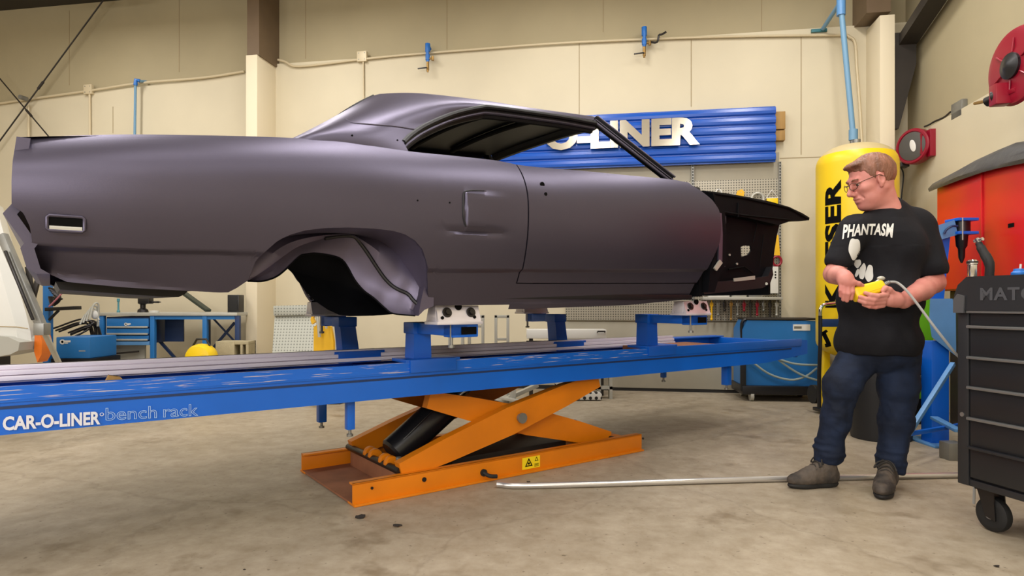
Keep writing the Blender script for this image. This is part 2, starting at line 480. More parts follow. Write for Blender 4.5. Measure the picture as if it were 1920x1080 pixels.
# ------------------------------------------------------------------ ceiling lamps (above the frame)
def ceiling_lamp(x, y, z, power, label):
    t = thing('strip_light', label, 'ceiling light', WA, (x, y, z), 'strip lights under the ceiling')
    h = MB().box(x - .18, x + .18, y - .75, y + .75, z + .03, z + .08, .01)
    h.cyl((x, y - .5, z + .08), (x, y - .5, CZ - .004), .008, n=8); h.cyl((x, y + .5, z + .08), (x, y + .5, CZ - .004), .008, n=8)
    part('housing', h, M['white'], t)
    l = bpy.data.lights.new('strip_light_lamp', 'AREA'); l.shape = 'RECTANGLE'; l.size = .34; l.size_y = 1.45
    l.energy = power; l.color = LAMP_COLOR
    lo = bpy.data.objects.new('lamp', l); COL.objects.link(lo); lo.parent = t; lo.location = (0, 0, .02)
for y, k, z in ((-1.9, .8, 4.63), (-4.3, 1.25, 4.63), (-6.7, .35, 4.63), (-9.3, 1.05, 4.63)):
    for x in (-9.2, -6.4, -3.6, -1.3):
        ceiling_lamp(x, y, z, LAMP_POWER * k, 'white strip light hanging under the ceiling above the workshop')

def fill_lamp(x, z, power):  # added lamp out of view, brightens the bench rails and clamps
    y = RY0 + .12
    t = thing('fill_lamp', 'added white fill lamp fixed across the front wall behind the viewer', 'fill lamp', WA, (x, y, z), 'added fill lamps on the front wall')
    h = MB().box(x - .8, x + .8, RY0 + .002, RY0 + .07, z - .2, z + .2, .01)
    part('housing', h, M['white'], t)
    l = bpy.data.lights.new('fill_lamp_light', 'AREA'); l.shape = 'RECTANGLE'; l.size = 1.5; l.size_y = .34
    l.energy = power; l.color = (1.0, .97, .96)
    lo = bpy.data.objects.new('lamp', l); COL.objects.link(lo); lo.parent = t; lo.location = (0, -.03, 0); lo.rotation_euler = (R(90), 0, 0)
for x in (-9.6, -7.0, -4.4, -1.8): fill_lamp(x, 2.5, 95.0)
# ================================================================== bench rack
def bp(px, py, v):
    u, z = BE.ry(px, py, v); return Vector((u, v, z))
BT, BB = .692, .520
U0, U1 = -3.2, BE.ry(1514, 640, 0)[0]
bench = thing('bench_rack', 'long blue frame straightening bench carried by the orange scissor lift under the car shell', 'bench rack', BE, (.2, .45, BB))
nb = MB()
prof = [(U0, BB), (U1 - .62, BB), (U1, BB + .045), (U1, BT - .012), (U1 - .15, BT), (U0, BT)]
nb.prism(prof, .0, .012, lambda a, b, c: (a, c, b))
nb.box(U0, U1 - .1, .0, .055, BT - .012, BT, .002)
nb.box(U0, U1 - .6, .012, .135, BB, BB + .012)
nb.box(U0, U1 - .1, -.006, .003, BT - .055, BT + .004, .002)         # upper edge strip
part('near_beam', nb, M['blue_bench'], bench)
sc_ = MB().box(U0, 1.25, -.0078, -.0055, BT - .046, BT + .0038)
part('scuffed_edge', sc_, M['blue_scuff'], bench, label='scuffed upper edge with bare metal scratches')
gr = MB().box(U0, U1 - .25, -.003, .002, BT - .078, BT - .068)
part('groove', gr, M['blue_dk'], bench)
fb = MB().prism(prof, .888, .90, lambda a, b, c: (a, c, b))
fb.box(U0, U1 - .1, .765, .9, BT - .012, BT, .002); fb.box(U0, U1 - .6, .765, .888, BB, BB + .012)
part('far_beam', fb, M['blue_bench'], bench)
rl = MB()
RT = .648
for i, (dz, dv) in enumerate(((.0, .0), (.025, .012), (.049, .024))):
    rl.box(U0, 2.35, .70 + dv, .764, RT + dz, RT + dz + .021, .004)
rl.box(U0, 2.35, .732, .764, RT - .01, RT + .070)
part('measuring_rail', rl, M['rail'], bench, label='bright steel rail with long ridges')
for u in (-2.7, -1.95, -1.2, -.45, .3, 1.05, 1.8, 2.4):
    part('cross_member', MB().box(u - .05, u + .05, .013, .888, BB + .013, BB + .10, .006), M['blue_bench'], bench)
part('end_plate', MB().box(U1 - .16, U1 - .13, .013, .887, BB + .02, BT - .013, .003), M['blue_bench'], bench)
part('inner_tray', MB().box(U0, U1 - .7, .15, .69, BB + .001, BB + .012), M['blue_dk'], bench)
def foot(px, y0, y1, v, thick, label=None):
    u, z1 = BE.ry(px, y1, v); zt = BB
    f = part('drop_leg', MB().box(u - thick, u + thick, v - thick, v + thick, z1 + .035, zt, .004), M['blue_bench'], bench)
    t = MB().cyl((u, v, z1), (u, v, z1 + .012), .016, n=14); t.cyl((u, v, z1 + .012), (u, v, z1 + .04), .008, n=10)
    part('foot_screw', t, M['grey_metal'], f)
foot(656, 760, 818, .10, .020); foot(603, 768, 802, .80, .024); foot(1362, 685, 730, .12, .028); foot(1244, 700, 716, .5, .018)
part('orange_tray', MB().box(1.55, 2.3, .2, .55, BT - .05, BT - .02, .004), M['orange_dirt'], bench, label='dusty orange tray in the far end')
# lettering on the near face
def face_text(s, p0, p1, h, m, name, off=0.0, outline=0.0, shear=0.0, v=-.0085):
    (u0, z0), (u1, z1) = BE.ry(*p0, v), BE.ry(*p1, v)
    vs, fs = text_mesh(s, 1.0, off, shear, outline)
    L = math.hypot(u1 - u0, z1 - z0)
    vs = fit_text(vs, L, h); sl = (z1 - z0) / (u1 - u0)
    mb = MB().add([(u0 + p.x, v, z0 + p.y + sl * p.x) for p in vs], fs)
    return part(name, mb, m, bench, ang=0, fix=False)
face_text('CAR-O-LINER', (5, 808), (188, 796), .052, M['letter'], 'lettering', off=.035)
face_text('bench', (198, 789), (294, 784), .050, M['letter_blue'], 'lettering', outline=.014)
face_text('rack', (306, 783), (372, 779.5), .050, M['letter_blue'], 'lettering', outline=.014)
reg = MB(); u, z = BE.ry(191, 777, -.0085)
reg.tube([(u + .006 * math.cos(a * .7), -.0085, z + .006 * math.sin(a * .7)) for a in range(9)], .0014, n=5, closed=True)
part('registered_mark', reg, M['letter'], bench)
# small wooden wedge lying in the bench
u, z = BE.ry(205, 713, .3)
single('wood_wedge', 'small tan wooden wedge lying on the bench beam behind the lettering', 'wedge', BE, (u, .03, BT + .0005), MB().prism([(u - .03, BT + .0005), (u + .03, BT + .0005), (u + .02, BT + .012), (u - .02, BT + .022)], .006, .05, lambda a, b, c: (a, c, b)), M['wood'])

# ================================================================== clamp towers
def tower(pbx, pby, v, arm_dir, arm_len, label, post_w=.052, lean=0.0, zt=.868, clamp_u=.12, big=1.0):
    """square post on a base plate, arm reaching outwards, clamp on its end that grips the sill"""
    u, _ = BE.ry(pbx, pby, v)
    t = thing('clamp_tower', label, 'clamp tower', BE, (u, v, BT), 'clamp towers on the bench')
    b = MB().box(u - .12, u + .20, v - .10, v + .07, BT + .001, BT + .018, .003); b.box(u - .10, u + .17, v - .111, v - .0985, BT - .05, BT + .016, .003)
    part('base_plate', b, M['blue'], t)
    p = MB()
    zb = BT + .018
    for s in (0,):
        q = []
        for z, wd in ((zb, post_w), (zt, post_w * .93)):
            dx = lean * (z - zb)
            q.append([Vector((u + dx + a * wd, v + c * wd, z)) for a, c in ((-1, -1), (1, -1), (1, 1), (-1, 1))])
        p.grid(q, close_v=True); p.add(q[1], [(0, 1, 2, 3)])
    ut = u + lean * (zt - zb)
    p.box(ut - post_w * 1.12, ut + post_w * 1.12, v - post_w * 1.12, v + post_w * 1.12, zt - .03, zt + .03, .006)
    part('post', p, M['blue'], t)
    ve = v + arm_dir * arm_len
    a = MB(); a.box(ut - .035, ut + .05, min(v, ve), max(v, ve), zt - .028, zt + .028, .005)
    a.box(ut - .035, ut + .11, min(ve, ve - arm_dir * .09), max(ve, ve - arm_dir * .09), zt - .034, zt + .030, .005)
    arm = part('arm', a, M['blue'], t)
    sl = MB().box(ut + .012, ut + .098, ve + (arm_dir * .002 if arm_dir > 0 else -.002) - .001, ve + (arm_dir * .002) + .001, zt - .02, zt + .016)
    part('slot', sl, M['ink'], arm)
    # clamp: two jaws leaning together with bolts
    c = MB(); cu = ut + clamp_u; L = .118 * big; zc = zt + .032
    for s in (1, -1):
        q = [(s * .050, zc), (s * .060, zc), (s * .060, zc + .016), (s * .034, zc + .088), (s * .016, zc + .088), (s * .040, zc + .012)]
        c.prism([(ve - arm_dir * .04 + a_, z_) for a_, z_ in q], cu - L, cu + L, lambda a_, z_, k: (k, a_, z_))
    c.box(cu - L - .008, cu + L + .008, ve - arm_dir * .04 - .064, ve - arm_dir * .04 + .064, zc - .003, zc + .012, .003)
    for s in (-1, 1): c.box(cu + s * (L - .004) - .006, cu + s * (L - .004) + .006, ve - arm_dir * .04 - .035, ve - arm_dir * .04 + .035, zc + .01, zc + .085, .002)
    cl = part('clamp', c, M['silver'], t)
    for s in (-1, 1):
        n_ = Vector((0, arm_dir, .32)).normalized()
        q = Vector((cu + s * .066 * big, ve - arm_dir * .04 + arm_dir * .050, zc + .055))
        bb = MB().cyl(q - n_ * .006, q + n_ * .004, .024, n=20); bb.cyl(q, q + n_ * .014, .014, n=6)
        part('bolt', bb, M['dark_bolt'], cl)
    q = Vector((cu, ve - arm_dir * .04 + arm_dir * .042, zc + .082))
    part('notch', MB().cyl(q - Vector((0, .006, 0)), q + Vector((0, .006, 0)), .017, n=16), M['ink'], cl)
    for s, dz in ((-1.45, .03), (1.25, .032)):
        q = Vector((cu + s * .066 * big, ve - arm_dir * .04 + arm_dir * .057, zc + dz)); n_ = Vector((0, arm_dir, .32)).normalized()
        part('hole', MB().cyl(q - n_ * .004, q + n_ * .003, .008, n=12), M['ink'], cl)
    sp = MB().cyl((ut + .07 - .10, ve - arm_dir * .02, zt - .075), (ut + .07 - .10, ve - arm_dir * .02, zc), .008, n=10)
    sp.cyl((ut - .03, ve - arm_dir * .02, zt - .083), (ut - .03, ve - arm_dir * .02, zt - .07), .016, n=12)
    part('adjusting_screw', sp, M['grey_metal'], t)
    return t
tower(784, 676, .09, -1, .42, 'blue clamp tower with bright clamp gripping the sill in front of the wheel arch', clamp_u=-.005)
tower(1213, 640, .09, -1, .42, 'blue clamp tower on the near beam under the front edge of the door', clamp_u=-.005, zt=.892)
tower(652, 655, .82, 1, .34, 'blue clamp tower on the far beam seen below the rear wheel arch', lean=-.12, zt=.885, clamp_u=.0)
tower(1046, 630, .82, 1, .34, 'blue clamp tower on the far beam seen below the middle of the door', lean=-.12, zt=.885, clamp_u=.0)

# ================================================================== scissor lift
lift = thing('scissor_lift', 'orange scissor lift with black hydraulic cylinder standing on the floor under the bench', 'scissor lift', BE, (.2, .45, 0))
LU0, LU1, LV0, LV1, LH = -.838, 1.207, .035, .832, .112
def channel(v0, s):
    c = MB(); c.box(LU0, LU1, v0, v0 + s * .012, .004, LH, .002)
    c.box(LU0, LU1, v0 - s * .022, v0 + s * .07, .001, .012, .002); c.box(LU0, LU1, v0, v0 + s * .05, LH - .010, LH, .002)
    return c
ch = part('side_channel', channel(LV0, 1), M['orange'], lift)
part('side_channel', channel(LV1, -1), M['orange'], lift)
part('base_plate', MB().box(LU0 + .002, LU0 + .62, LV0 + .02, LV1 - .02, .003, .014), M['orange_dirt'], lift, label='dusty orange base plate')
part('base_plate', MB().box(LU1 - .4, LU1 - .01, LV0 + .02, LV1 - .02, .003, .014), M['orange'], lift)
part('cross_bar', MB().box(LU0 + .27, LU0 + .42, LV0 + .08, LV1 - .08, .014, .105, .006), M['orange_dirt'], lift)
part('cross_bar', MB().box(LU1 - .16, LU1 - .06, LV0 + .02, LV1 - .02, .014, .09, .006), M['orange'], lift)
for px, py, r in ((697, 915, .007), (795, 899, .012), (1205, 822, .007)):
    u, z = BE.ry(px, py, LV0); b_ = MB().cyl((u, LV0 - .006, z), (u, LV0, z), r, n=16)
    part('hole_rim', b_, M['dark_bolt'], ch)
# scissor arms
def sarm(pts0, pts1, v0, v1, hw):
    (ua, za), (ub, zb) = pts0, pts1
    d = Vector((ub - ua, 0, zb - za)).normalized(); n_ = Vector((-d.z, 0, d.x))
    prof = []
    L = math.hypot(ub - ua, zb - za)
    for t_, w_ in ((0, hw * .62), (.2, hw * .9), (.5, hw * 1.12), (.8, hw * .9), (1, hw * .62)):
        prof.append((t_ * L, w_))
    poly = [(a, b) for a, b in prof] + [(a, -b) for a, b in reversed(prof)]
    m = MB(); o_ = Vector((ua, 0, za))
    def fn(a, b, c): q = o_ + d * a + n_ * b; return (q.x, c, q.z)
    m.prism(poly, v0, v1, fn)
    return m
A0 = BE.ry(750, 884, .09); A1 = BE.ry(1120, 712, .09)
B0 = (A0[0] + .20, .468); B1 = (1.02, .085)
part('scissor_arm', sarm(A0, A1, .075, .135, .075), M['orange'], lift)
part('scissor_arm', sarm(A0, A1, LV1 - .105, LV1 - .045, .075), M['orange'], lift)
part('scissor_arm', sarm(B0, B1, .145, .20, .075), M['orange'], lift)
part('scissor_arm', sarm(B0, B1, LV1 - .17, LV1 - .115, .075), M['orange'], lift)
part('bridge_plate', sarm((B0[0] + .22, B0[1] - .035), (B0[0] + .62, B0[1] - .17), .2, LV1 - .17, .02), M['orange'], lift)
# dusty top edge of the near arm
u, z = BE.ry(975, 783, .075)
pin = MB().cyl((u, .052, z), (u, LV1 - .03, z), .024, n=20); pin.cyl((u, .045, z), (u, .058, z), .031, n=20)
part('pivot_pin', pin, M['grey_metal'], lift)
part('shaft', MB().cyl((A0[0], .09, A0[1]), (A0[0], LV1 - .03, A0[1]), .02, n=16), M['dark_bolt'], lift)
part('shaft', MB().cyl((B1[0], .06, B1[1]), (B1[0], LV1 - .03, B1[1]), .02, n=16), M['dark_bolt'], lift)
# hydraulic cylinder
vc = .36
c0 = bp(735, 852, vc); c1_ = bp(848, 750, vc)
d = (c1_ - c0).normalized()
cy = MB().lathe(c0, d, [(.078, 0), (.092, .014), (.092, .47), (.082, .485), (.06, .49)], n=28)
cyl_ = part('hydraulic_cylinder', cy, M['black'], lift)
part('piston_rod', MB().cyl(c0 + d * .48, c0 + d * .62, .036, n=20), M['chrome'], lift)
part('oil_pipe', MB().tube([c0 + Vector((0, -.06, .06)), c0 + d * .1 + Vector((0, -.07, .07)), c0 + d * .3 + Vector((0, -.06, .075)), c0 + d * .42 + Vector((.02, -.03, .06))], .007, n=8, smooth=4), M['black'], cyl_)
part('oil_hose', MB().tube([c0 + d * .38 + Vector((0, -.05, .02)), c0 + d * .5 + Vector((.08, -.08, .0)), c0 + d * .5 + Vector((.14, -.08, -.08)), c0 + d * .3 + Vector((.22, -.08, -.10))], .009, n=8, smooth=5), M['black_matte'], lift)
lug = MB()
for k, v in enumerate((.22, .29, .43, .50)):
    lug.lathe((A0[0] + .02, v, .13), (0, 1, 0), [(.036, 0), (.04, .008), (.04, .034), (.036, .042)], n=20)
part('bearing_lug', lug, M['orange'], lift)
fit = MB().cyl((A0[0] + .04, .19, .06), (A0[0] + .04, .19, .17), .015, n=12); fit.cyl((A0[0] + .04, .19, .15), (A0[0] + .1, .15, .17), .012, n=10)
part('oil_fitting', fit, M['grey_metal'], lift)
part('sump_box', MB().box(-.15, .72, .25, .6, .014, .095, .01), M['dark_steel'], lift)
u, z = BE.ry(1075, 800, .5)
part('air_hose', MB().tube([(u - .14, .45, z), (u - .1, .45, z + .05), (u - .02, .45, z + .055), (u + .02, .45, z)], .005, n=8, smooth=5), M['blue_lt'], lift)
# connector of the hose on the near channel
u, z = BE.ry(906, 886, LV0)
co = MB().cyl((u, LV0 - .012, z), (u, LV0, z), .02, n=18); co.tube([(u, LV0 - .005, z), (u + .02, LV0 - .035, z - .015), (u + .06, LV0 - .05, .03)], .011, n=10, smooth=4)
part('hose_connector', co, M['black_matte'], lift)
# warning label
(u0, z0), (u1, z1) = BE.ry(979, 880, LV0), BE.ry(1012, 852, LV0)
st = part('warning_label', MB().box(u0, u1, LV0 - .0022, LV0 - .0008, z0 - .004, z1 - .004), M['sticker'], lift)
ic = MB()
def tri(cx, cz, r, th, v=LV0 - .0032):
    o_ = [(cx + r * math.sin(a), cz + r * math.cos(a)) for a in (0, 2.094, 4.189)]
    i_ = [(cx + (r - th) * math.sin(a), cz + (r - th) * math.cos(a)) for a in (0, 2.094, 4.189)]
    ic.add([(a, v, b) for a, b in o_ + i_], [(0, 1, 4, 3), (1, 2, 5, 4), (2, 0, 3, 5)])
w_ = u1 - u0; zm = (z0 + z1) / 2 - .007
tri(u0 + w_ * .36, zm, .033, .013); tri(u0 + w_ * .80, zm + .017, .017, .007)
ic.box(u0 + w_ * .36 - .007, u0 + w_ * .36 + .007, LV0 - .0032, LV0 - .0026, zm - .006, zm + .006)
for k in range(3): ic.box(u0 + w_ * .68, u0 + w_ * .92, LV0 - .0032, LV0 - .0026, zm - .024 + k * .007, zm - .021 + k * .007)
part('warning_symbol', ic, M['ink'], st, ang=0, fix=False)
# air line tube on the floor
a_ = BE.rz(932, 908, .018); b_ = WORLD.rz(1482, 897, .018); c_ = WORLD.rz(1800, 889, .018)
pa = BE.w((a_[0], a_[1], .018))
tb = MB().tube([pa, (pa.x + .25, pa.y - .02, .017), (b_[0], b_[1], .017), (c_[0] + .6, c_[1] + .03, .017)], .0165, n=12, smooth=6)
single('floor_conduit', 'thin silver conduit tube lying on the floor from the lift to the black cabinet', 'conduit', WORLD, (1.0, 3.5, 0), tb, mat('floor_tube', 'c9c6c2', .3, .75))
# ================================================================== car shell
VS, VC = -.52, .45
def P2(pts, v): return [BE.ry(x, y, v) for x, y in pts]
top_t = P2([(30, 255), (100, 253), (250, 252), (400, 254), (480, 256), (555, 259), (640, 266), (700, 274), (770, 284), (850, 292), (930, 301), (985, 311), (1100, 321), (1180, 329), (1255, 336), (1307, 345), (1345, 351)], VS + .10)
crease_t = P2([(30, 452), (150, 460), (300, 465), (480, 470), (640, 490), (800, 502), (990, 503), (1180, 504), (1345, 503)], VS + .02)
low_rear_px = [(40, 503), (70, 514), (100, 528), (250, 540), (400, 548), (425, 549), (440, 545), (450, 533)]
lip_px = [(464.5, 527), (472, 508), (479, 490), (497, 472), (519, 453), (538, 442), (572, 432), (609, 427.5), (656, 426.5), (705, 429), (735.5, 432.6), (758, 438.7), (778, 451), (792, 467), (799, 489), (801, 514), (802, 542)]
low_front_px = [(803, 573), (990, 571), (1180, 565), (1320, 552), (1345, 551)]
zref_t = P2([(40, 503), (400, 548), (803, 573), (1345, 551)], VS + .15)
def ztop(u): return sinterp(u, top_t)
def zcre(u): return sinterp(u, crease_t)
def inset(u, z):
    zt, zc = ztop(u), zcre(u); zm = zc + .5 * (zt - zc); zb = interp(u, zref_t)
    if z >= zm: i = .10 * (max(0, (z - zm) / (zt - zm))) ** 2.6
    elif z >= zc: i = .046 * ((zm - z) / (zm - zc)) ** 2
    else:
        t_ = min(1, (zc - z) / max(.02, zc - zb)); st_ = min(1, (zc - z) / .02); st_ = st_ * st_ * (3 - 2 * st_)
        i = .046 + .022 * st_ + .085 * t_ ** 1.25
    e = max(0, -1.75 - u); i += .22 * e * e
    # raised scoop on the quarter: steep rear edge, fading forwards
    return i - scoop(u, z)
def surf(px, py):        # the point of the side surface on this sight line
    v = VS + .05
    for _ in range(12):
        u, z = BE.ry(px, py, v); v = VS + inset(u, z)
    return u, z
sc_u0, sc_zt = BE.ry(870, 357, VS); sc_ub, sc_zb = BE.ry(873, 424, VS); sc_u1 = BE.ry(968, 400, VS)[0]
def sst(a, b, x):
    t_ = min(1, max(0, (x - a) / (b - a))); return t_ * t_ * (3 - 2 * t_)
def scoop(u, z):
    if not (sc_u0 - .25 < u < sc_u1 + .05): return 0
    sk = sc_u0 + (sc_zt - z) / (sc_zt - sc_zb) * (sc_ub - sc_u0)
    fu = sst(sk, sk + .010, u) * (1 - sst(sk + .03, sc_u1, u))
    fz = sst(sc_zb - .018, sc_zb + .012, z) * (1 - sst(sc_zt - .012, sc_zt + .006, z) )
    g = .011 * math.exp(-((z - (sc_zb - .022)) / .010) ** 2) * sst(sc_u0 - .16, sc_u0 - .02, u) * (1 - sst(sc_u0 + .1, sc_u1, u))
    return .013 * fu * fz - g
lip_t = [surf(*p) for p in lip_px]
low_t = [surf(*p) for p in low_rear_px] + lip_t + [surf(*p) for p in low_front_px]
for i in range(1, len(low_t)):
    if low_t[i][0] <= low_t[i - 1][0]: low_t[i] = (low_t[i - 1][0] + .0015, low_t[i][1])
rear_px = [(30, 255), (24, 300), (22, 340), (22, 385), (44, 400), (56, 425), (60, 452), (48, 468), (50, 500), (60, 515)]
rear_t = sorted([(z, u) for u, z in P2(rear_px, VS + .05)])
UR0 = min(u for z, u in rear_t)
ug = BE.ry(991, 420, VS)[0]                     # rear edge of the door
door_zb = lambda u: interp(u, [surf(990, 530.5), surf(1345, 530.5)])
front_px = [(1307, 345), (1318, 356), (1332, 375), (1340, 395), (1342, 430), (1341, 455), (1336, 475), (1328, 505), (1323, 530), (1320, 552)]
front_t = sorted([(z, u) for u, z in P2(front_px, VS + .04)])
def skin(us, zl, zh, nz, warp=None, zc_rows=True):
    g = []
    for u in us:
        lo, hi = zl(u), zh(u); col = []
        zz = [lo + (hi - lo) * (k / nz) for k in range(nz + 1)]
        if zc_rows:       # crowd rows round the crease and the top roll
            c = zcre(u)
            zz = sorted(zz + [x for x in (c - .02, c - .013, c - .006, c, c + .006, hi - .01, hi - .022) if lo + .002 < x < hi - .001])
            while len(zz) < nz + 8: zz.insert(1, zz[0] + (zz[1] - zz[0]) * .5)
        for z in zz[:nz + 8]:
            uu = warp(u, z) if warp else u
            col.append(Vector((uu, VS + inset(uu, z), z)))
        g.append(col)
    return g
def thick(mb, g):       # turned-in edges: a short return flange along the lower edge
    low = [c[0] for c in g]
    mb.grid([low, [p + Vector((0, .03, .004)) for p in low]])
def urange(a, b, step, dense=()):
    out = [a]; u = a
    while u < b - 1e-6:
        s = step
        for lo, hi, ds in dense:
            if lo <= u < hi: s = ds
        u = min(b, u + s); out.append(u)
    return out
car = thing('car_shell', 'bare two door coupe body shell in dark grey primer raised on the blue bench', 'car body', BE, (-.3, VC, .99))
def rwarp(u, z):
    e = interp(z, rear_t) - UR0; return u + e * max(0, 1 - (u - UR0) / .28)
lu0, lu1 = lip_t[0][0], lip_t[-1][0]
us = urange(UR0, ug - .004, .028, ((lu0 - .03, lu0 + .1, .006), (lu1 - .14, lu1 - .03, .007), (lu1 - .03, lu1 + .006, .0015), (sc_u0 - .02, sc_u0 + .03, .004), (sc_u0 + .03, sc_u1, .012)))
q = MB(); g = skin(us, lambda u: interp(u, low_t), ztop, 52, rwarp); q.grid(g); thick(q, g)
# sill below the door, joined to the quarter
us2 = urange(ug - .004, front_t[0][1], .05)
g2 = skin(us2, lambda u: interp(u, low_t), lambda u: door_zb(u) - .005, 8, None, False); q.grid(g2)
low = [c[0] for c in g2]; q.grid([low, [p + Vector((0, .01, -.022)) for p in low], [p + Vector((0, .02, -.022)) for p in low]])
quarter = part('quarter_panel', q, M['primer'], car, ang=24)
def fwarp(u, z):
    e = interp(z, front_t) - UF; return u + e * max(0, 1 - (UF - u) / .3)
UF = max(u for z, u in front_t)
d_ = MB(); usd = urange(ug + .004, UF, .03)
gd = skin(usd, door_zb, ztop, 46, fwarp); d_.grid(gd)
rear_edge = gd[0]; d_.grid([rear_edge, [p + Vector((.0, .03, 0)) for p in rear_edge]]); thick(d_, gd)
fe = gd[-1]; d_.grid([fe, [p + Vector((-.01, .04, 0)) for p in fe]])
door = part('door', d_, M['primer'], car, ang=24)
def mirrored(name, src, m, ang=24):
    mm = MB(); b = BASE[src]
    mm.v = [Vector((v.co.x + b.x, 2 * VC - (v.co.y + b.y), v.co.z + b.z)) for v in src.data.vertices]
    mm.f = [tuple(reversed(p.vertices)) for p in src.data.polygons]
    return part(name, mm, m, car, ang=ang)
mirrored('quarter_panel', quarter, M['primer']); mirrored('door', door, M['primer'])
# lock holes in the door, small trim holes in the quarter
for px, py, r in ((1016, 346.5, .0135), (1018.5, 365, .009)):
    u, z = BE.ry(px, py, VS + .03); y = VS + inset(u, z)
    part('lock_hole', MB().cyl((u, y - .0025, z), (u, y + .02, z), r, n=20), M['ink'], door)
for px, py in ((779, 377), (839, 381)):
    u, z = BE.ry(px, py, VS + .02); y = VS + inset(u, z)
    part('trim_hole', MB().cyl((u, y - .0015, z), (u, y + .01, z), .004, n=10), M['ink'], quarter)
se = []
for px, py in ((908, 357.5), (890, 357), (876, 358), (870, 362), (868.5, 375), (868.5, 400), (870, 414), (874, 425)):
    u, z = surf(px, py); se.append((u, VS + inset(u, z) - .001, z))
part('scoop_edge', MB().tube(se, [.002, .003, .0045, .005, .005, .005, .004, .003], n=8, smooth=3), M['inner'], quarter)
# marker lamp opening: black panel paints its shade, pale sill its lit bottom
mk = MB(); fr_ = MB(); sl_ = MB()
(u0, z1), (u1, z0) = BE.ry(88, 404, VS + .03), BE.ry(158, 436, VS + .03)
yq = min(VS + inset(a, b) for a in (u0, u1) for b in (z0, z1)) - .001
fr_.tube([(u0, yq, z0 + .006), (u0, yq, z1 - .006), (u0 + .006, yq, z1), (u1 - .006, yq, z1), (u1, yq, z1 - .006), (u1, yq, z0 + .006), (u1 - .006, yq, z0), (u0 + .006, yq, z0)], .0055, n=8, closed=True)
fr2 = part('marker_lamp_frame', fr_, M['primer'], quarter)
part('marker_lamp_opening', MB().box(u0 + .003, u1 - .003, yq - .001, yq + .02, z0 + .003, z1 - .003), M['ink'], fr2)
sl_.prism([(yq - .0035, z0 + .004), (yq - .0035, z0 + .011), (yq + .0, z0 + .017), (yq + .004, z0 + .017), (yq + .004, z0 + .004)], u0 + .006, u1 - .006, lambda a, b, c: (c, a, b))
part('marker_lit_sill', sl_, M['light_metal'], fr2, label='pale strip painting the lit lower edge of the marker opening')
# rear panel swept across the car, with the bumper step
rp_px = [(31, 256), (24, 300), (22, 340), (22, 382), (5, 400), (45, 456), (38, 465), (50, 503), (68, 513)]
rp = P2(rp_px, VS + .07)
rp_in = [(u + .035, z) for u, z in reversed(rp)]
part('rear_panel', MB().prism(rp + rp_in, VS + .07, 2 * VC - VS - .07, lambda a, b, c: (a, c, b)), M['primer'], car, ang=20)
part('trunk_floor', MB().prism(P2([(104, 528), (430, 540), (352, 546), (346, 552), (335, 557), (300, 556), (112, 543)], -.15), -.15, 1.05, lambda a, b, c: (a, c, b)), M['inner'], car)
deck = []
for u in urange(UR0 + .02, -.75, .08):
    zt = ztop(u); deck.append([Vector((u, VS + .10 + t_ * 2 * (VC - VS - .10), zt - .004 + .018 * math.sin(math.pi * t_) * 0)) for t_ in [k / 10 for k in range(11)]])
part('deck_lid', MB().grid(deck), M['primer'], car)
# ---- greenhouse
def resamp(pts, n):
    L = [0]
    for a, b in zip(pts, pts[1:]): L.append(L[-1] + (Vector(b) - Vector(a)).length)
    out = []
    for k in range(n):
        d = L[-1] * k / (n - 1); i = 0
        while i < len(L) - 2 and L[i + 1] < d: i += 1
        t_ = (d - L[i]) / max(1e-9, L[i + 1] - L[i]); out.append(Vector(pts[i]).lerp(Vector(pts[i + 1]), t_))
    return out
def trace(pts, n=6): return cat_rom([bp(x, y, v) for x, y, v in pts], n)
S_px = [(712, 176, -.02), (750, 174, -.04), (790, 175, -.06), (850, 181, -.08), (920, 190, -.08), (1000, 203, -.08), (1060, 211, -.08), (1112, 218, -.08)]
L_px = [(925, 198, -.16), (1000, 207.5, -.16), (1060, 216, -.16), (1118, 226, -.16)]
dlo_rear = [(766, 284, -.40), (757, 264, -.385), (772, 250, -.35), (800, 232, -.29), (850, 211, -.21), (900, 199.5, -.17), (925, 198, -.16)]
rear_edge_px = [(520, 268, -.36), (548, 259, -.34), (600, 233, -.25), (650, 206, -.15), (690, 184, -.06), (712, 176, -.02)]
base_px = [(520, 268, -.36), (560, 262, -.42), (640, 267, -.42), (700, 275, -.42), (766, 284, -.40)]
n1, n2 = 28, 24
fullS = trace(S_px)
e_b, e_t = resamp(trace(base_px), n1), resamp(fullS[:25], n1)
e_l = resamp(trace(rear_edge_px), n2); e_r = resamp(trace(dlo_rear) + [bp(920, 190, -.08)], n2)
sail = []
for j in range(n2):
    t_ = j / (n2 - 1); row = []
    for i in range(n1):
        s_ = i / (n1 - 1)
        p = e_b[i] * (1 - t_) + e_t[i] * t_ + e_l[j] * (1 - s_) + e_r[j] * s_ - (e_b[0] * (1 - s_) * (1 - t_) + e_b[-1] * s_ * (1 - t_) + e_t[0] * (1 - s_) * t_ + e_t[-1] * s_ * t_)
        bul = math.sin(math.pi * t_) * math.sin(math.pi * s_)
        p = p + Vector((0, -.045 * bul, .0)); row.append(p)
    sail.append(row)
rf = MB().grid(sail)
n3 = 24
sS, sL = resamp(fullS[24:], n3), resamp(trace(L_px), n3)
mid = [(a * .5 + b * .5) + Vector((0, -.010, .004)) * min(1, k / 8) for k, (a, b) in enumerate(zip(sS, sL))]
rf.grid([sL, mid, sS])
allS = e_t + sS[1:]
cross = []
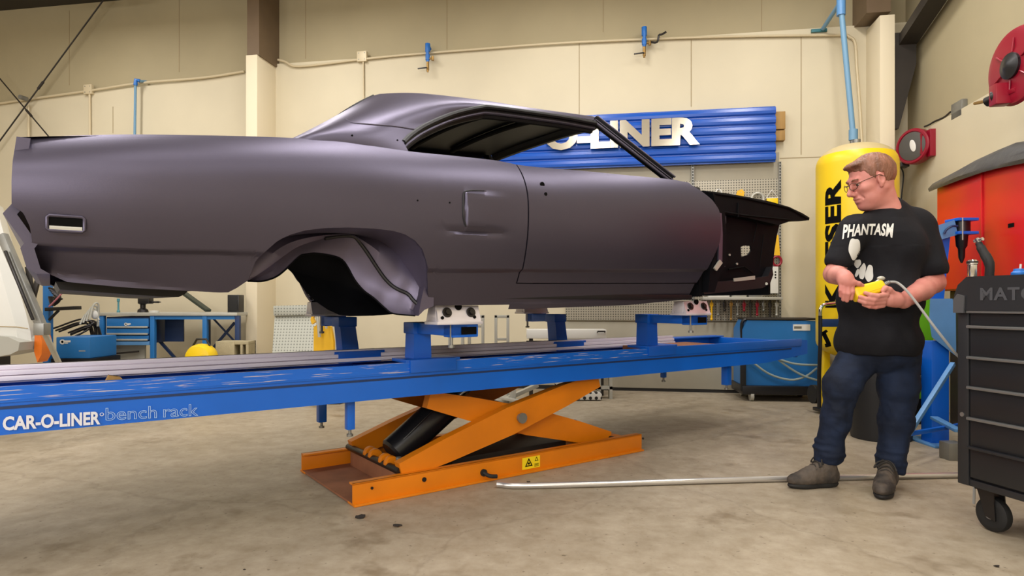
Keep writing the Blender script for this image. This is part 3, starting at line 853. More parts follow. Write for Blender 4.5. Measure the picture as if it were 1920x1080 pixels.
for k, p in enumerate(allS):
    row = []; W_ = VC - p.y
    for m_ in range(17):
        t_ = m_ / 16 * 2 - 1                 # -1 near .. 1 far
        row.append(Vector((p.x + .0 + .06 * (1 - t_ * t_) * max(0, k - 30) / 21, VC + t_ * W_, p.z + .035 * (1 - abs(t_) ** 2.2))))
    cross.append(row)
rf.grid(cross)
nearroof = MB(); nearroof.merge(MB().grid(sail)); nearroof.grid([sL, mid, sS])
rf.merge(nearroof.mirror(VC))
roof = part('roof', rf, M['primer'], car, ang=40)
# vinyl seam on the sail panel
sm = trace([(648, 222, -.235), (660, 230, -.25), (690, 233, -.27), (740, 237, -.30), (778, 243, -.33)])
tree = None
seam_pts = []
bvh = BVHTree.FromPolygons([tuple(p) for p in rf.v], rf.f)
camL = BE.loc((0, 0, 1.0)); bb = BASE[car]
for p in sm:
    h = bvh.ray_cast(camL - bb, (p - camL).normalized())
    seam_pts.append((h[0] + bb if h[0] is not None else p))
part('seam_bead', MB().tube(seam_pts, .0035, n=6), M['primer'], roof)
for px, py in ((660, 254), (745, 263)):
    h = bvh.ray_cast(camL - bb, (bp(px, py, -.35) - camL).normalized())
    if h[0] is not None:
        q_ = h[0] + bb; part('trim_hole', MB().cyl(q_ + Vector((0, -.003, 0)), q_ + Vector((0, .006, 0)), .004, n=8), M['ink'], roof)
bk = trace([(652, 207, -.12), (675, 193, -.06), (703, 179, .0)])
part('rear_window_seal', MB().tube([p + Vector((-.004, .01, .001)) for p in bk], .006, n=8), M['inner'], roof)
# headliner side of the roof and its bows
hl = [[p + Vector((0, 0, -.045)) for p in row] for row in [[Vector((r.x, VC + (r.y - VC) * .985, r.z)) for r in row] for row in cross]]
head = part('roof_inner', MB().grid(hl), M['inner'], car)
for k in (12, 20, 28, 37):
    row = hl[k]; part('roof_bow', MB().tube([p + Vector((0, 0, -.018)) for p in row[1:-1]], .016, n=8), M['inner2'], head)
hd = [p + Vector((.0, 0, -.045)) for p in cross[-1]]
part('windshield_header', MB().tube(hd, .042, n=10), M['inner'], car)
# window channel: black gutter and lighter inner edge
dl = trace(dlo_rear[1:-1] + [(925, 199, -.165), (1000, 209, -.165), (1060, 218, -.165), (1118, 229, -.165)])
def chan(r, dv, dz, m, nm):
    t_ = MB().tube([p + Vector((0, dv, dz)) for p in dl], r, n=8); o_ = part(nm, t_, m, car)
    mirrored(nm, o_, m)
chan(.013, .004, -.006, M['inner'], 'drip_rail')
chan(.010, .020, -.034, M['primer'], 'window_channel')
chan(.020, .045, -.040, M['inner'], 'window_frame')
chan(.020, .034, -.016, M['inner'], 'window_frame')
# windscreen pillars
pt, pb = bp(1112, 224, -.13), bp(1258, 338, -.34)
pl = MB().beam(pt, pb, .05, .045, .008); o_ = part('windscreen_pillar', pl, M['inner2'], car); mirrored('windscreen_pillar', o_, M['inner2'])
sd = (pb - pt).cross(Vector((0, 1, 0))).normalized()
for s_, r_, m_ in ((-.024, .008, M['primer']), (-.004, .0045, M['light_metal']), (.022, .006, M['primer'])):
    off_ = sd * s_ + Vector((0, -.022, 0))
    part('pillar_edge', MB().cyl(pt + off_, pb + off_, r_, n=8), m_ if m_ is not M['light_metal'] else M['tub'], o_)
# black structure inside
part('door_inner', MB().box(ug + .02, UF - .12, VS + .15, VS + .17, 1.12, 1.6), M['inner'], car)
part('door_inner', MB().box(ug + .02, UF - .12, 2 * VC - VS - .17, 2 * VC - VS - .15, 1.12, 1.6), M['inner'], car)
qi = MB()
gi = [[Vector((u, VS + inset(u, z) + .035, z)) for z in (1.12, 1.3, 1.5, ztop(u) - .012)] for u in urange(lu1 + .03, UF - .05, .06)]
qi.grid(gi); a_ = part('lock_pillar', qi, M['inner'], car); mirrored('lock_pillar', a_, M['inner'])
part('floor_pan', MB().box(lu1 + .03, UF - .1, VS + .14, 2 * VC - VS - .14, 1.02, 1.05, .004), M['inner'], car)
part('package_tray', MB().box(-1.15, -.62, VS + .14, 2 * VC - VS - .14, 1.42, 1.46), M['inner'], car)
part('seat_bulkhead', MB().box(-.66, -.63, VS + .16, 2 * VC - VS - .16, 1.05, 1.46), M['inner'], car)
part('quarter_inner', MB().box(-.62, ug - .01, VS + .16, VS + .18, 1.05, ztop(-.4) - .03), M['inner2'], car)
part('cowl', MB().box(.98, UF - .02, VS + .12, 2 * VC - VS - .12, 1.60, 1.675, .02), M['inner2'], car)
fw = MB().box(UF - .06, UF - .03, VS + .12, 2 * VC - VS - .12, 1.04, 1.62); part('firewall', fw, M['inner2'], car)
# ---- front end: hinge post, inner fenders, rails, radiator yoke
hp = MB().prism(P2([(1326, 362), (1348, 384), (1352, 430), (1352, 495), (1340, 515), (1330, 548), (1318, 548), (1322, 505), (1334, 470), (1336, 400)], VS + .12), VS + .08, VS + .2, lambda a, b, c: (a, c, b))
o_ = part('hinge_post', hp, M['inner2'], car); mirrored('hinge_post', o_, M['inner2'])
hs = MB().prism(P2([(1345, 398), (1352, 400), (1354, 440), (1353, 492), (1346, 488), (1347, 440)], VS + .075), VS + .07, VS + .08, lambda a, b, c: (a, c, b))
part('hinge_highlight', hs, M['tub'], o_); hs2 = MB().prism(P2([(1349, 487), (1354, 493), (1343, 508), (1338, 503)], VS + .07), VS + .065, VS + .075, lambda a, b, c: (a, c, b))  # pale strips painting the highlights on the hinge post
part('hinge_highlight', hs2, M['light_metal'], o_)
for k, (xa, ya, xb, yb, r_) in enumerate(((1360, 402, 1358, 500, .006), (1352, 500, 1342, 520, .007), (1420, 415, 1412, 455, .004), (1432, 440, 1424, 500, .004), (1366, 505, 1395, 500, .006), (1395, 500, 1412, 512, .005), (1330, 380, 1350, 392, .006))):
    part('panel_bead', MB().cyl(bp(xa, ya, -.182), bp(xb, yb, -.182), r_, n=8), M['tub'] if k in (0, 1, 6) else M['inner2'], o_)
VA = -.17
out_ = [(1338, 394), (1400, 404), (1462, 420), (1457, 440), (1452, 470), (1447, 520), (1440, 530), (1330, 540), (1332, 500), (1338, 450)]
hole = [(1389, 463), (1396, 460), (1408, 461), (1409, 470), (1403, 478), (1390, 482)]
# ring polygon with a slit from the left edge to the hole
ring_a = out_ + [(1338, 470), (1389, 470)][:0]
left = [(1338, 394), (1389, 402.5), (1389, 463), (1390, 482), (1390, 535), (1330, 540), (1332, 500), (1338, 450)]
rgt = [(1389, 402.5), (1400, 404), (1462, 420), (1457, 440), (1452, 470), (1447, 520), (1440, 530), (1390, 535), (1390, 482), (1403, 478), (1409, 470), (1408, 461), (1396, 460), (1389, 463)]
ap = MB()
for poly in (left, rgt): ap.prism(P2(poly, VA), VA, VA + .012, lambda a, b, c: (a, c, b))
o_ = part('inner_fender', ap, M['inner2'], car, ang=0); mirrored('inner_fender', o_, M['inner2'])
ur = MB().prism(P2([(1318, 357), (1360, 362), (1400, 369), (1445, 378), (1480, 388), (1505, 400), (1518, 408), (1517, 413), (1484, 414), (1460, 422), (1400, 408), (1340, 398)], VA - .06), VA - .06, VA + .03, lambda a, b, c: (a, c, b))
o2 = part('upper_rail', ur, M['inner2'], car); mirrored('upper_rail', o2, M['inner2'])
ul = MB()
ul.tube([bp(1322, 360, VA - .065), bp(1400, 372, VA - .065), bp(1480, 390, VA - .065), bp(1514, 409, VA - .065)], .008, n=8); ul.tube([bp(1345, 396, VA - .065), bp(1400, 404, VA - .065), bp(1482, 412, VA - .065)], .006, n=8)
ul.cyl(bp(1384, 380, VA - .066), bp(1384, 407, VA - .066), .005, n=8)
part('rail_flange', ul, M['inner2'], o2)
lr = MB().prism(P2([(1320, 522), (1350, 528), (1400, 524), (1440, 518), (1448, 500), (1450, 515), (1444, 532), (1430, 540), (1395, 544), (1320, 552)], VA - .05), VA - .05, VA + .05, lambda a, b, c: (a, c, b))
o3 = part('frame_rail', lr, M['inner'], car); mirrored('frame_rail', o3, M['inner'])
part('rail_bracket', MB().prism(P2([(1375, 522), (1415, 517), (1415, 524), (1376, 528)], VA - .052), VA - .056, VA - .05, lambda a, b, c: (a, c, b)), M['light_metal'], o3, label='bare metal bracket')
part('rail_bolt', MB().cyl(bp(1437, 532, VA - .056), bp(1437, 532, VA - .05) , .010, n=12), M['light_metal'], o3)
ufr = BE.ry(1448, 470, VA)[0]
yk = MB().box(ufr - .03, ufr + .0, VA + .012, 2 * VC - VA - .012, 1.06, 1.12, .01); yk.box(ufr - .02, ufr + .03, VA + .012, 2 * VC - VA - .012, 1.56, 1.62, .01)
yk.box(ufr - .03, ufr, VA + .012, VA + .1, 1.1, 1.6, .01); yk.box(ufr - .03, ufr, 2 * VC - VA - .1, 2 * VC - VA - .012, 1.1, 1.6, .01)
part('radiator_yoke', yk, M['inner2'], car)
for px, py in ((1367, 478), (1381, 495), (1345, 394)):
    p = bp(px, py, VA - .004); part('bolt_boss', MB().cyl(p, p + Vector((0, -.008, 0)), .008, n=10), M['light_metal'], o_)
# ---- wheel house
part('sill_end', MB().prism(P2([(806, 512), (805, 574), (788, 581), (777, 592), (781, 568), (786, 545), (796, 515)], VS + .17), VS + .13, VS + .20, lambda a, b, c: (a, c, b)), M['tub'], car)
seam_px = [(464.5, 527), (485, 514), (508, 498), (535, 478), (560, 462), (600, 449), (635, 443), (662, 443), (674, 455), (688.6, 475), (705, 500), (719, 520), (733, 534.5), (745.6, 542.6), (764, 551), (774, 563), (786, 573)]
ring_px = [(464.5, 527), (490, 527.5), (511, 522), (524, 515), (538, 503), (562, 480), (574, 477), (590, 475), (620, 479), (640, 486), (652, 501), (665, 525), (682, 545), (700, 558), (722, 578), (737, 588), (778, 592)]
N = 60
lipc = resamp(cat_rom([Vector((u, VS + inset(u, z) + .008, z)) for u, z in lip_t], 4), N)
seamc = resamp(cat_rom([bp(x, y, VS + .17 + .09 * math.sin(math.pi * min(1, max(0, k / 16)))) for k, (x, y) in enumerate(seam_px)], 4), N)
ringc = resamp(cat_rom([bp(x, y, VS + .17 + .16 * math.sin(math.pi * min(1, max(0, k / 16)))) for k, (x, y) in enumerate(ring_px)], 4), N)
m1 = [a + Vector((0, max(.02, (b.y - a.y) * .8), -.004)) for k, (a, b) in enumerate(zip(lipc, seamc))]
m1b = [a.lerp(b, .10) + Vector((0, max(.0, (b.y - a.y) * .92), 0)) for k, (a, b) in enumerate(zip(lipc, seamc))]
ow = part('outer_wheelhouse', MB().grid([lipc, m1, m1b, [a.lerp(b, .55) + Vector((0, (b.y - a.y) * .36, 0)) for a, b in zip(lipc, seamc)], seamc]), M['tub'], car, ang=50)
m2 = [a.lerp(b, .5) + Vector((0, .02, 0)) for a, b in zip(seamc, ringc)]
iw = part('inner_wheelhouse', MB().grid([seamc, m2, ringc]), M['tub'], car, ang=50)
part('seam_flange', MB().tube([p + Vector((0, -.004, 0)) for p in seamc[24:]], .009, n=8), M['inner'], ow)
part('rim_flange', MB().tube([p + Vector((0, -.002, 0)) for p in ringc[:]], .0035, n=8), M['inner2'], iw)
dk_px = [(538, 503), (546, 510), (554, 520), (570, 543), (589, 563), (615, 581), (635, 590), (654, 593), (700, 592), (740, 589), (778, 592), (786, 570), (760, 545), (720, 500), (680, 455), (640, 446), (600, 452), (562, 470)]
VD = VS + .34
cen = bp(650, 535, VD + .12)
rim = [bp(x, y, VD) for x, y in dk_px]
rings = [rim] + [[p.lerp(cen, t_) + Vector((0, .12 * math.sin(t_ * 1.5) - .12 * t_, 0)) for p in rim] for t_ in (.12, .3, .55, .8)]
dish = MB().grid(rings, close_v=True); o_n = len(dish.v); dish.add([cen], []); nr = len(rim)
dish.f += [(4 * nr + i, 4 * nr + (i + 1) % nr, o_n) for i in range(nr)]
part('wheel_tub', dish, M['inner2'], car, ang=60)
# ================================================================== things on the back wall
def wp(px, py, off): x, z = WA.ry(px, py, -off); return Vector((x, -off, z))
# conduits
def conduit(label, pts, off, r=.018, m='conduit', smooth=5):
    p = [wp(x, y, off) for x, y in pts]
    return single('wall_conduit', label, 'conduit', WA, p[0], MB().tube(p, r, n=10, smooth=smooth), M[m])
conduit('long cream conduit along the top of the wall panels over the car roof', [(521, 112), (535, 116), (552, 124), (590, 122), (672, 112), (760, 103), (900, 92), (1050, 81), (1240, 72.5), (1400, 68), (1572, 66), (1592, 69), (1603, 80), (1606, 120), (1612, 200), (1616, 268)], LT + .03, .014)
conduit('grey conduit along the wall top left of the boxed column', [(-40, 200), (55, 186), (170, 170), (262, 156), (380, 146), (458, 134)], LT + .03, .016)
conduit('thin vertical conduit dropping from the cream junction box behind the car tail', [(168, 172), (169, 300)], LT + .03, .013)
conduit('thin vertical conduit below the square junction box above the rear window', [(681, 112), (682, 240)], LT + .03, .009)
conduit('vertical conduit at the crossing of the thin brace rods', [(53, 195), (54, 300)], LT + .05, .015)
def jbox(label, x0, y0, x1, y1, off, d=.05, m='conduit'):
    a, b = wp(x0, y0, off), wp(x1, y1, off)
    mb = MB().box(a.x, b.x, -off - d, -off, b.z, a.z, .006)
    t = thing('junction_box', label, 'junction box', WA, (a.x, -off, b.z)); part('box', mb, M[m], t)
    c = MB()
    for u in (.2, .8):
        for v in (.2, .8): c.cyl((a.x + (b.x - a.x) * u, -off - d - .003, b.z + (a.z - b.z) * v), (a.x + (b.x - a.x) * u, -off - d, b.z + (a.z - b.z) * v), .006, n=8)
    part('cover_screws', c, M['grey_metal'], t)
jbox('square cream junction box on the conduit above the rear window', 672, 99, 690, 117, LT)
jbox('small cream junction box on the left conduit above the car tail', 162, 161, 177, 178, LT)
# brace rods crossing in the left bay
def rod(label, a, b, oa, ob, r=.009):
    p0, p1 = wp(*a, oa), wp(*b, ob)
    m = MB().cyl(p0, p1, r, n=8); d = (p1 - p0).normalized(); m.cyl(p0.lerp(p1, .5) - d * .06, p0.lerp(p1, .5) + d * .06, r * 1.8, n=8)
    return single('brace_rod', label, 'brace rod', WA, p0, m, M['dark_steel'], 'thin steel brace rods')
rod('dark steel brace rod rising to the right in the left wall bay', (-40, 318), (197, -4), .16, .16)
rod('dark steel brace rod falling to the right in the left wall bay', (-10, 136), (120, 290), .20, .20)
tb = wp(50, 186, .13); m_ = MB().cyl(tb, tb + Vector((0, -.10, 0)), .03, n=12)
single('rod_hub', 'small grey hub where the two brace rods cross', 'bracket', WA, tb, m_, M['grey_metal'])
# blue air drop pipes
dp = [wp(274, 153, LT), wp(262, 152, .14), wp(255, 150, .16), wp(254, 160, .16), wp(252, 300, .16)]
t = thing('air_drop_pipe', 'thin blue air drop pipe with a bent top behind the car tail', 'pipe', WA, dp[0])
part('pipe', MB().tube(dp, .016, n=10), M['blue_pipe'], t)
part('elbow', MB().tube(dp[1:4], .026, n=12), M['blue_valve'], t)
def air_valve(label, px, ytop, ybot, side):
    a, b = wp(px, ytop, .14), wp(px, ybot, .14); L = a.z - b.z
    t = thing('air_valve', label, 'air valve', WA, (a.x, -LT, b.z), 'blue air valves on the wall')
    bd = MB().tube([(a.x, -LT, a.z - .03), (a.x, -.12, a.z - .02), a + Vector((0, -.02, -.03)), (a.x, -.14, b.z + L * .36)], .020, n=12, smooth=4)
    bd.cyl((a.x, -.14, a.z), (a.x, -.14, a.z - L * .28), .03, n=14); bd.cyl((a.x, -.14, b.z + L * .42), (a.x, -.14, b.z + L * .62), .027, n=14)
    part('valve_body', bd, M['blue_valve'], t)
    br = MB().cyl((a.x, -.14, b.z + L * .06), (a.x, -.14, b.z + L * .42), .017, n=12); br.cyl((a.x, -.14, b.z), (a.x, -.14, b.z + L * .08), .012, n=10)
    br.cyl((a.x, -.14, b.z + L * .47), (a.x + .07, -.14, b.z + L * .47), .013, n=10); br.cyl((a.x + .06, -.14, b.z + L * .40), (a.x + .06, -.14, b.z + L * .54), .017, n=10)
    part('brass_fitting', br, M['brass'], t)
    lv = MB().beam((a.x, -.165, b.z + L * .13), (a.x - .115, -.165, b.z + L * .11), .02, .012, .003)
    part('lever', lv, M['dark_bolt'], t)
    if side:
        part('coupler', MB().tube([(a.x + .06, -.14, b.z + L * .5), (a.x + .14, -.14, b.z + L * .48), (a.x + .16, -.14, b.z + L * .7), (a.x + .19, -.14, b.z + L * .72), (a.x + .24, -.14, b.z + L * .80)], .012, n=8, smooth=3), M['dark_bolt'], t)
air_valve('blue air valve with brass tap on the conduit above the middle of the roof', 802, 82, 135, False)
air_valve('blue air valve with brass tap and side coupler above the blue sign', 1208, 51, 108, True)
# tall blue air pipe over the yellow tank
pA, pB = wp(1577, 14, .55), wp(1600, 262, .62)
t = thing('air_main_pipe', 'tall pale blue air pipe coming down to the top of the yellow tank', 'pipe', WA, pB)
part('pipe', MB().cyl(pA, pB + Vector((0, 0, .02)), .027, n=16), M['blue_pipe'], t)
part('tee', MB().cyl(pA + Vector((0, 0, -.08)), pA + Vector((0, 0, .16)), .042, n=18), M['blue_lt'], t)
q0, q1 = wp(1543, 54, LT + .05), wp(1573, 8, .5)
part('branch_pipe', MB().cyl(q0, q1, .021, n=14), M['blue_pipe'], t)
part('wall_flange', MB().box(q0.x - .11, q0.x + .05, -LT - .03, -LT, q0.z - .02, q0.z + .015, .004), mat('teal_paint', '2f6f78', .5), t)
part('union', MB().cyl(pB + Vector((0, 0, -.005)), pB + Vector((0, 0, .10)), .042, n=18), M['blue_pipe'], t)
part('coupling', MB().cyl(pB + Vector((0, 0, -.05)), pB + Vector((0, 0, .0)), .032, n=16), M['grey_metal'], t)

# ------------------------------------------------------------------ blue slatted sign with polished letters
SO = .16
(sx1, sz1), (_, sz0) = WA.ry(1454, 199, -SO), WA.ry(1457, 303, -SO)
sx0 = sx1 - 4.6
sign = thing('wall_sign', 'long blue ribbed wall sign with polished metal letters behind the car', 'sign', WA, (sx1 - 2.3, -LT, sz0))
n_ = 6; H_ = (sz1 - sz0) / n_; prof = []
for k in range(n_):
    zb = sz0 + k * H_
    prof += [(-.0, zb), (-.0, zb + H_ * .10), (-.022, zb + H_ * .22), (-.028, zb + H_ * .5), (-.022, zb + H_ * .82), (.0, zb + H_ * .95)]
prof += [(.0, sz1), (.03, sz1), (.03, sz0)]
sb = MB().prism(prof, sx0, sx1, lambda a, b, c: (c, -SO + a, b))
M['sign_blue'] = mat('sign_blue', '0a50b4', .24, spec=.6)
board = part('ribbed_board', sb, M['sign_blue'], sign, ang=20)
part('mounting_rail', MB().box(sx0 + .1, sx1 - .1, -SO + .031, -LT, sz0 + .1, sz0 + .2), M['blue_dk'], sign)
wb0, wb1 = WA.ry(1456, 211, -SO + .06), WA.ry(1471, 264, -SO + .06)
wk = MB().box(sx1 + .004, wb1[0], -SO + .02, -LT, wb1[1] + .12, wb0[1], .004); wk.box(sx1 + .004, wb1[0], -SO + .03, -LT, wb1[1], wb1[1] + .11, .004)
part('wooden_batten', wk, M['wood'], sign, label='bare wooden block behind the right end')
(xr, zb), (_, zt) = WA.ry(1312, 272, -SO - .05), WA.ry(1306, 219, -SO - .05)
hL = zt - zb; xo = WA.ry(1022, 276, -SO - .05)[0]
for s_, xe, wd in (('O-LINER', xr, xr - xo), ('CAR-', xo - .24, (xr - xo) * .57)):
    vs, fs = text_mesh(s_, 1.0, .05, spacing=.99); vs = fit_text(vs, wd, hL)
    lo_ = part('sign_lettering', MB().add([(xe - wd + v.x, -SO - .055, zb + v.y) for v in vs], fs), M['mirror'], sign, ang=0, fix=False)
    sm_ = lo_.modifiers.new('thickness', 'SOLIDIFY'); sm_.thickness = .022; sm_.offset = 0

# ------------------------------------------------------------------ tool boards
def board_(name, label, x0, y0, x1, y1, off, d, m, cat='board', group=None):
    a, b = wp(x0, y0, off), wp(x1, y1, off)
    return single(name, label, cat, WA, (a.x, -off, b.z), MB().box(a.x, b.x, -off, -off + d, b.z, a.z, .002), M[m], group), a, b
board_('backing_panel', 'plain grey backing panel on the wall under the blue sign', 1060, 300, 1461, 347, LT + .03, .03, 'grey_panel', 'panel')
bd, a, b = board_('tool_board', 'perforated grey tool board on the wall in front of the car hood area', 1060, 347, 1461, 602, LT + .04, .04, 'perf', 'tool board')
board_('lower_panel', 'plain grey lower wall panel below the tool board down to the floor', 1060, 603, 1465, 733, LT + .02, .02, 'grey_panel', 'panel')
for px, lab in ((1462.5, 'slotted upright strip at the right edge of the tool board'), (1299, 'slotted upright strip in the middle of the grey panels under the sign')):
    p0, p1 = wp(px, 303, LT + .07), wp(px, 600, LT + .07)
    u_ = MB().box(p0.x - .014, p0.x + .014, -LT - .07, -LT - .045, p1.z, p0.z); sl = MB(); z = p1.z + .02
    while z < p0.z - .02: sl.box(p0.x - .005, p0.x + .006, -LT - .0715, -LT - .069, z, z + .016); z += .033
    t = thing('slotted_upright', lab, 'upright strip', WA, (p0.x, -LT, p1.z), 'slotted uprights'); pp = part('strip', u_, M['grey_metal'], t); part('slots', sl, M['ink'], pp, ang=0)
TO = LT + .055
def tool(name, label, cat, mb, m, base, hook=None):
    t = thing(name, label, cat, WA, base, 'tools on the board'); part('body', mb, M[m], t)
    if hook is not None: part('hook', MB().tube([hook + Vector((0, .012, 0)), hook, hook + Vector((0, -.03, .01))], .006, n=6), M['grey_metal'], t)
def ringpts(c, rx, rz, y, n=20, a0=0, a1=6.2832): return [(c.x + rx * math.cos(a0 + (a1 - a0) * k / n), y, c.z + rz * math.sin(a0 + (a1 - a0) * k / n)) for k in range(n + (0 if a1 - a0 > 6.28 else 1))]
c = wp(1347, 362, TO); tool('pull_ring', 'white pull ring at the left of the tool board', 'ring', MB().tube(ringpts(c, .03, .035, c.y - .02), .008, n=8, closed=True), 'white', c, c + Vector((0, 0, .03)))
c = wp(1387, 366, TO)
plate = [(c.x - .085, c.z - .07), (c.x - .02, c.z - .075), (c.x + .035, c.z - .03), (c.x + .045, c.z + .03), (c.x + .02, c.z + .06), (c.x - .03, c.z + .045), (c.x - .045, c.z - .01)]
tool('pull_plate', 'bright yellow pull plate hanging on the tool board', 'pull plate', MB().prism(plate, c.y - .03, c.y - .015, lambda a, b, k: (a, k, b)), 'yellow2', c, c + Vector((.01, 0, .02)))
c = wp(1420, 372, TO); tool('shackle', 'grey steel shackle hanging on the tool board', 'shackle', MB().tube([(c.x - .06, c.y - .02, c.z - .09)] + ringpts(c, .06, .055, c.y - .02, 12, math.pi, 0) + [(c.x + .06, c.y - .02, c.z - .09)], .014, n=8), 'light_metal', c, c + Vector((0, 0, .05)))
c = wp(1446, 372, TO)
t = thing('pull_clamp', 'yellow pull clamp with a triangular ring on the tool board', 'pull clamp', WA, c, 'tools on the board')
part('clamp_jaw', MB().box(c.x - .055, c.x + .06, c.y - .05, c.y - .01, c.z - .11, c.z - .005, .006), M['yellow'], t)
part('ring', MB().tube([(c.x - .06, c.y - .03, c.z), (c.x, c.y - .03, c.z + .085), (c.x + .065, c.y - .03, c.z)], .009, n=8, closed=True), M['white'], t)
c = wp(1456, 462, TO + .03)
t = thing('long_pull_clamp', 'long yellow pull clamp with red chain end beside the front rail', 'pull clamp', WA, c, 'tools on the board')
part('handle', MB().prism([(c.x - .03, c.z - .10), (c.x + .03, c.z - .10), (c.x + .012, c.z + .12), (c.x - .004, c.z + .12)], c.y - .03, c.y - .012, lambda a, b, k: (a, k, b)), M['yellow2'], t)
part('chain_end', MB().tube(ringpts(c + Vector((0, 0, -.16)), .045, .05, c.y - .02), .013, n=8, closed=True), M['red_dk'], t)
a, b = wp(1433, 500, TO + .05), wp(1459, 550, TO + .05)
t = thing('white_case', 'pale metal box with a row of black holes on the tool board', 'case', WA, (a.x, -TO, b.z), 'tools on the board')
part('shell', MB().box(a.x, b.x, -TO - .06, -TO + .01, b.z, a.z, .004), M['white'], t)
hh = MB()
for k in range(3): hh.cyl((b.x - .03, -TO - .063, a.z - .06 - k * .03), (b.x - .03, -TO - .058, a.z - .06 - k * .03), .009, n=10)
part('holes', hh, M['ink'], t)
a, b = wp(1318, 557, LT + .22), wp(1468, 562, LT + .22)
single('wall_shelf', 'narrow grey shelf along the foot of the tool board', 'shelf', WA, (a.x, -LT, b.z), MB().box(a.x, b.x, -LT - .22, -LT - .045, b.z, a.z, .003), M['light_metal'])
for k, (x0, x1, y0, m) in enumerate(((1328, 1368, 546, 'white'), (1372, 1400, 545, 'light_metal'), (1404, 1428, 547, 'grey_metal'))):
    a, b = wp(x0, y0, LT + .16), wp(x1, 557, LT + .16)
    single('parts_bin', ('white low parts bin at the left end of the tool board shelf', 'pale low parts bin in the middle of the tool board shelf', 'grey low parts bin right of the middle of the tool board shelf')[k], 'bin', WA, (a.x, -LT - .12, b.z), MB().box(a.x, b.x, -LT - .16, -LT - .06, b.z, a.z, .004), M[m], 'bins on the tool board shelf')
cols = ['dark_steel', 'yellow2', 'grey_metal', 'dark_bolt', 'brass', 'grey_metal', 'red_dk', 'dark_steel', 'red_dk', 'grey_metal', 'dark_steel', 'light_metal']
words = ['dark', 'yellow topped', 'plain grey', 'near black', 'brass', 'grey second', 'red', 'dark middle', 'second red', 'grey third', 'last dark', 'pale rightmost']
for k in range(12):
    px = 1322 + k * 12.2; a = wp(px, 566, LT + .15); L = .09 + .05 * ((k * 5) % 3)
    mb = MB().cyl(a + Vector((0, 0, -L)), a, .011, n=8); mb.ell(a + Vector((0, 0, -L)), .016, 10, 6); mb.cyl(a, a + Vector((0, 0, .03)), .006, n=6); mb.box(a.x - .018, a.x + .018, a.y - .008, a.y + .008, a.z - .05, a.z - .01, .003)
    tag_ = single('hanging_tool', '%s small hook tool, number %s in the row under the board shelf' % (words[k], 'one two three four five six seven eight nine ten eleven twelve'.split()[k]), 'hand tool', WA, a, mb, M[cols[k]], 'small tools hanging under the shelf')

# ------------------------------------------------------------------ low things along the back wall
def gframe(label, x0, y0, x1, y1, Y, mid=None):
    a, b = P(x0, y0, Y), P(x1, y1, Y); w = b.x - a.x; s = .03
    m = MB()
    for x in (a.x, b.x - s): m.box(x, x + s, Y, Y + .05, 0.03, a.z, .004)
    m.box(a.x, b.x, Y, Y + .05, a.z - s, a.z, .004)
    for f in (mid or (.45,)): m.box(a.x, b.x, Y + .005, Y + .04, a.z * f, a.z * f + .025, .003)
    m.box(a.x, b.x, Y - .18, Y + .23, 0, .03, .004)
    return single('jig_stand', label, 'stand', WORLD, (a.x, Y, 0), m, M['light_metal'], 'pale grey jig stands')
gframe('pale grey upright jig stand just right of the front clamp', 877, 591, 908, 700, 6.35, (.5, .86))
gframe('narrower pale grey jig stand left of the far clamp tower', 927, 591, 955, 700, 6.6, (.5, .7))
gframe('low pale grey jig stand partly behind the front clamp', 840, 627, 870, 700, 6.3)
a, b = P(987, 617, 6.98), P(1135, 634, 6.98)
t = thing('long_case', 'long pale metal case on a low stand behind the bench', 'case', WORLD, (a.x, 6.98, .0))
part('lid', MB().box(a.x, b.x, 6.88, 7.08, b.z, a.z, .01), M['white'], t); part('stand', MB().box(a.x + .03, a.x + .07, 6.90, 7.05, 0, b.z).box(b.x - .07, b.x - .03, 6.90, 7.05, 0, b.z).box(a.x, b.x, 6.93, 7.03, b.z - .06, b.z - .03), M['dark_steel'], t)
part('handle', MB().tube([(b.x - .02, 6.88, a.z - .03), (b.x - .02, 6.85, a.z - .02), (b.x - .1, 6.85, a.z - .02), (b.x - .1, 6.88, a.z - .03)], .008, n=6), M['dark_bolt'], t)
# perforated rails on the floor
a, b = P(1078, 712, 6.6), P(1123, 750, 6.75)
t = thing('rail_rack', 'pale rack of perforated metal rails on the floor under the bench', 'rack', WORLD, (a.x, 6.7, 0))
X0, X1 = P(1040, 700, 6.7).x, P(1124, 700, 6.7).x
part('upper_rail', MB().box(X0, X1 - .03, 6.62, 6.70, .12, .27, .004), M['perf_dk'], t)
part('lower_rail', MB().box(X0 - .05, X1, 6.52, 6.62, .012, .085, .004), M['perf_dk'], t)
part('rack_frame', MB().box(X1 - .02, X1 + .01, 6.66, 6.76, 0, .42).box(X1 + .10, X1 + .13, 6.66, 6.76, 0, .42).box(X1 - .02, X1 + .13, 6.66, 6.76, .10, .13).box(X1 - .02, X1 + .13, 6.66, 6.76, .39, .42).box(X0, X1, 6.7, 6.76, 0, .012), M['light_metal'], t)
X0 = P(935, 740, 6.3).x; X1 = P(1000, 740, 6.3).x
t = thing('floor_bracket', 'pale metal bracket lying on the floor behind the lift top', 'bracket', WORLD, (X0, 6.3, 0))
part('foot_bar', MB().beam((X0, 6.32, .07), (X1, 6.2, .02), .05, .03, .004).beam((X0 + .04, 6.36, .03), (X1 + .05, 6.55, .16), .05, .04, .004), M['light_metal'], t); part('post', MB().box(X0 + .11, X0 + .17, 6.3, 6.36, 0.02, .22, .004), M['light_metal'], t)
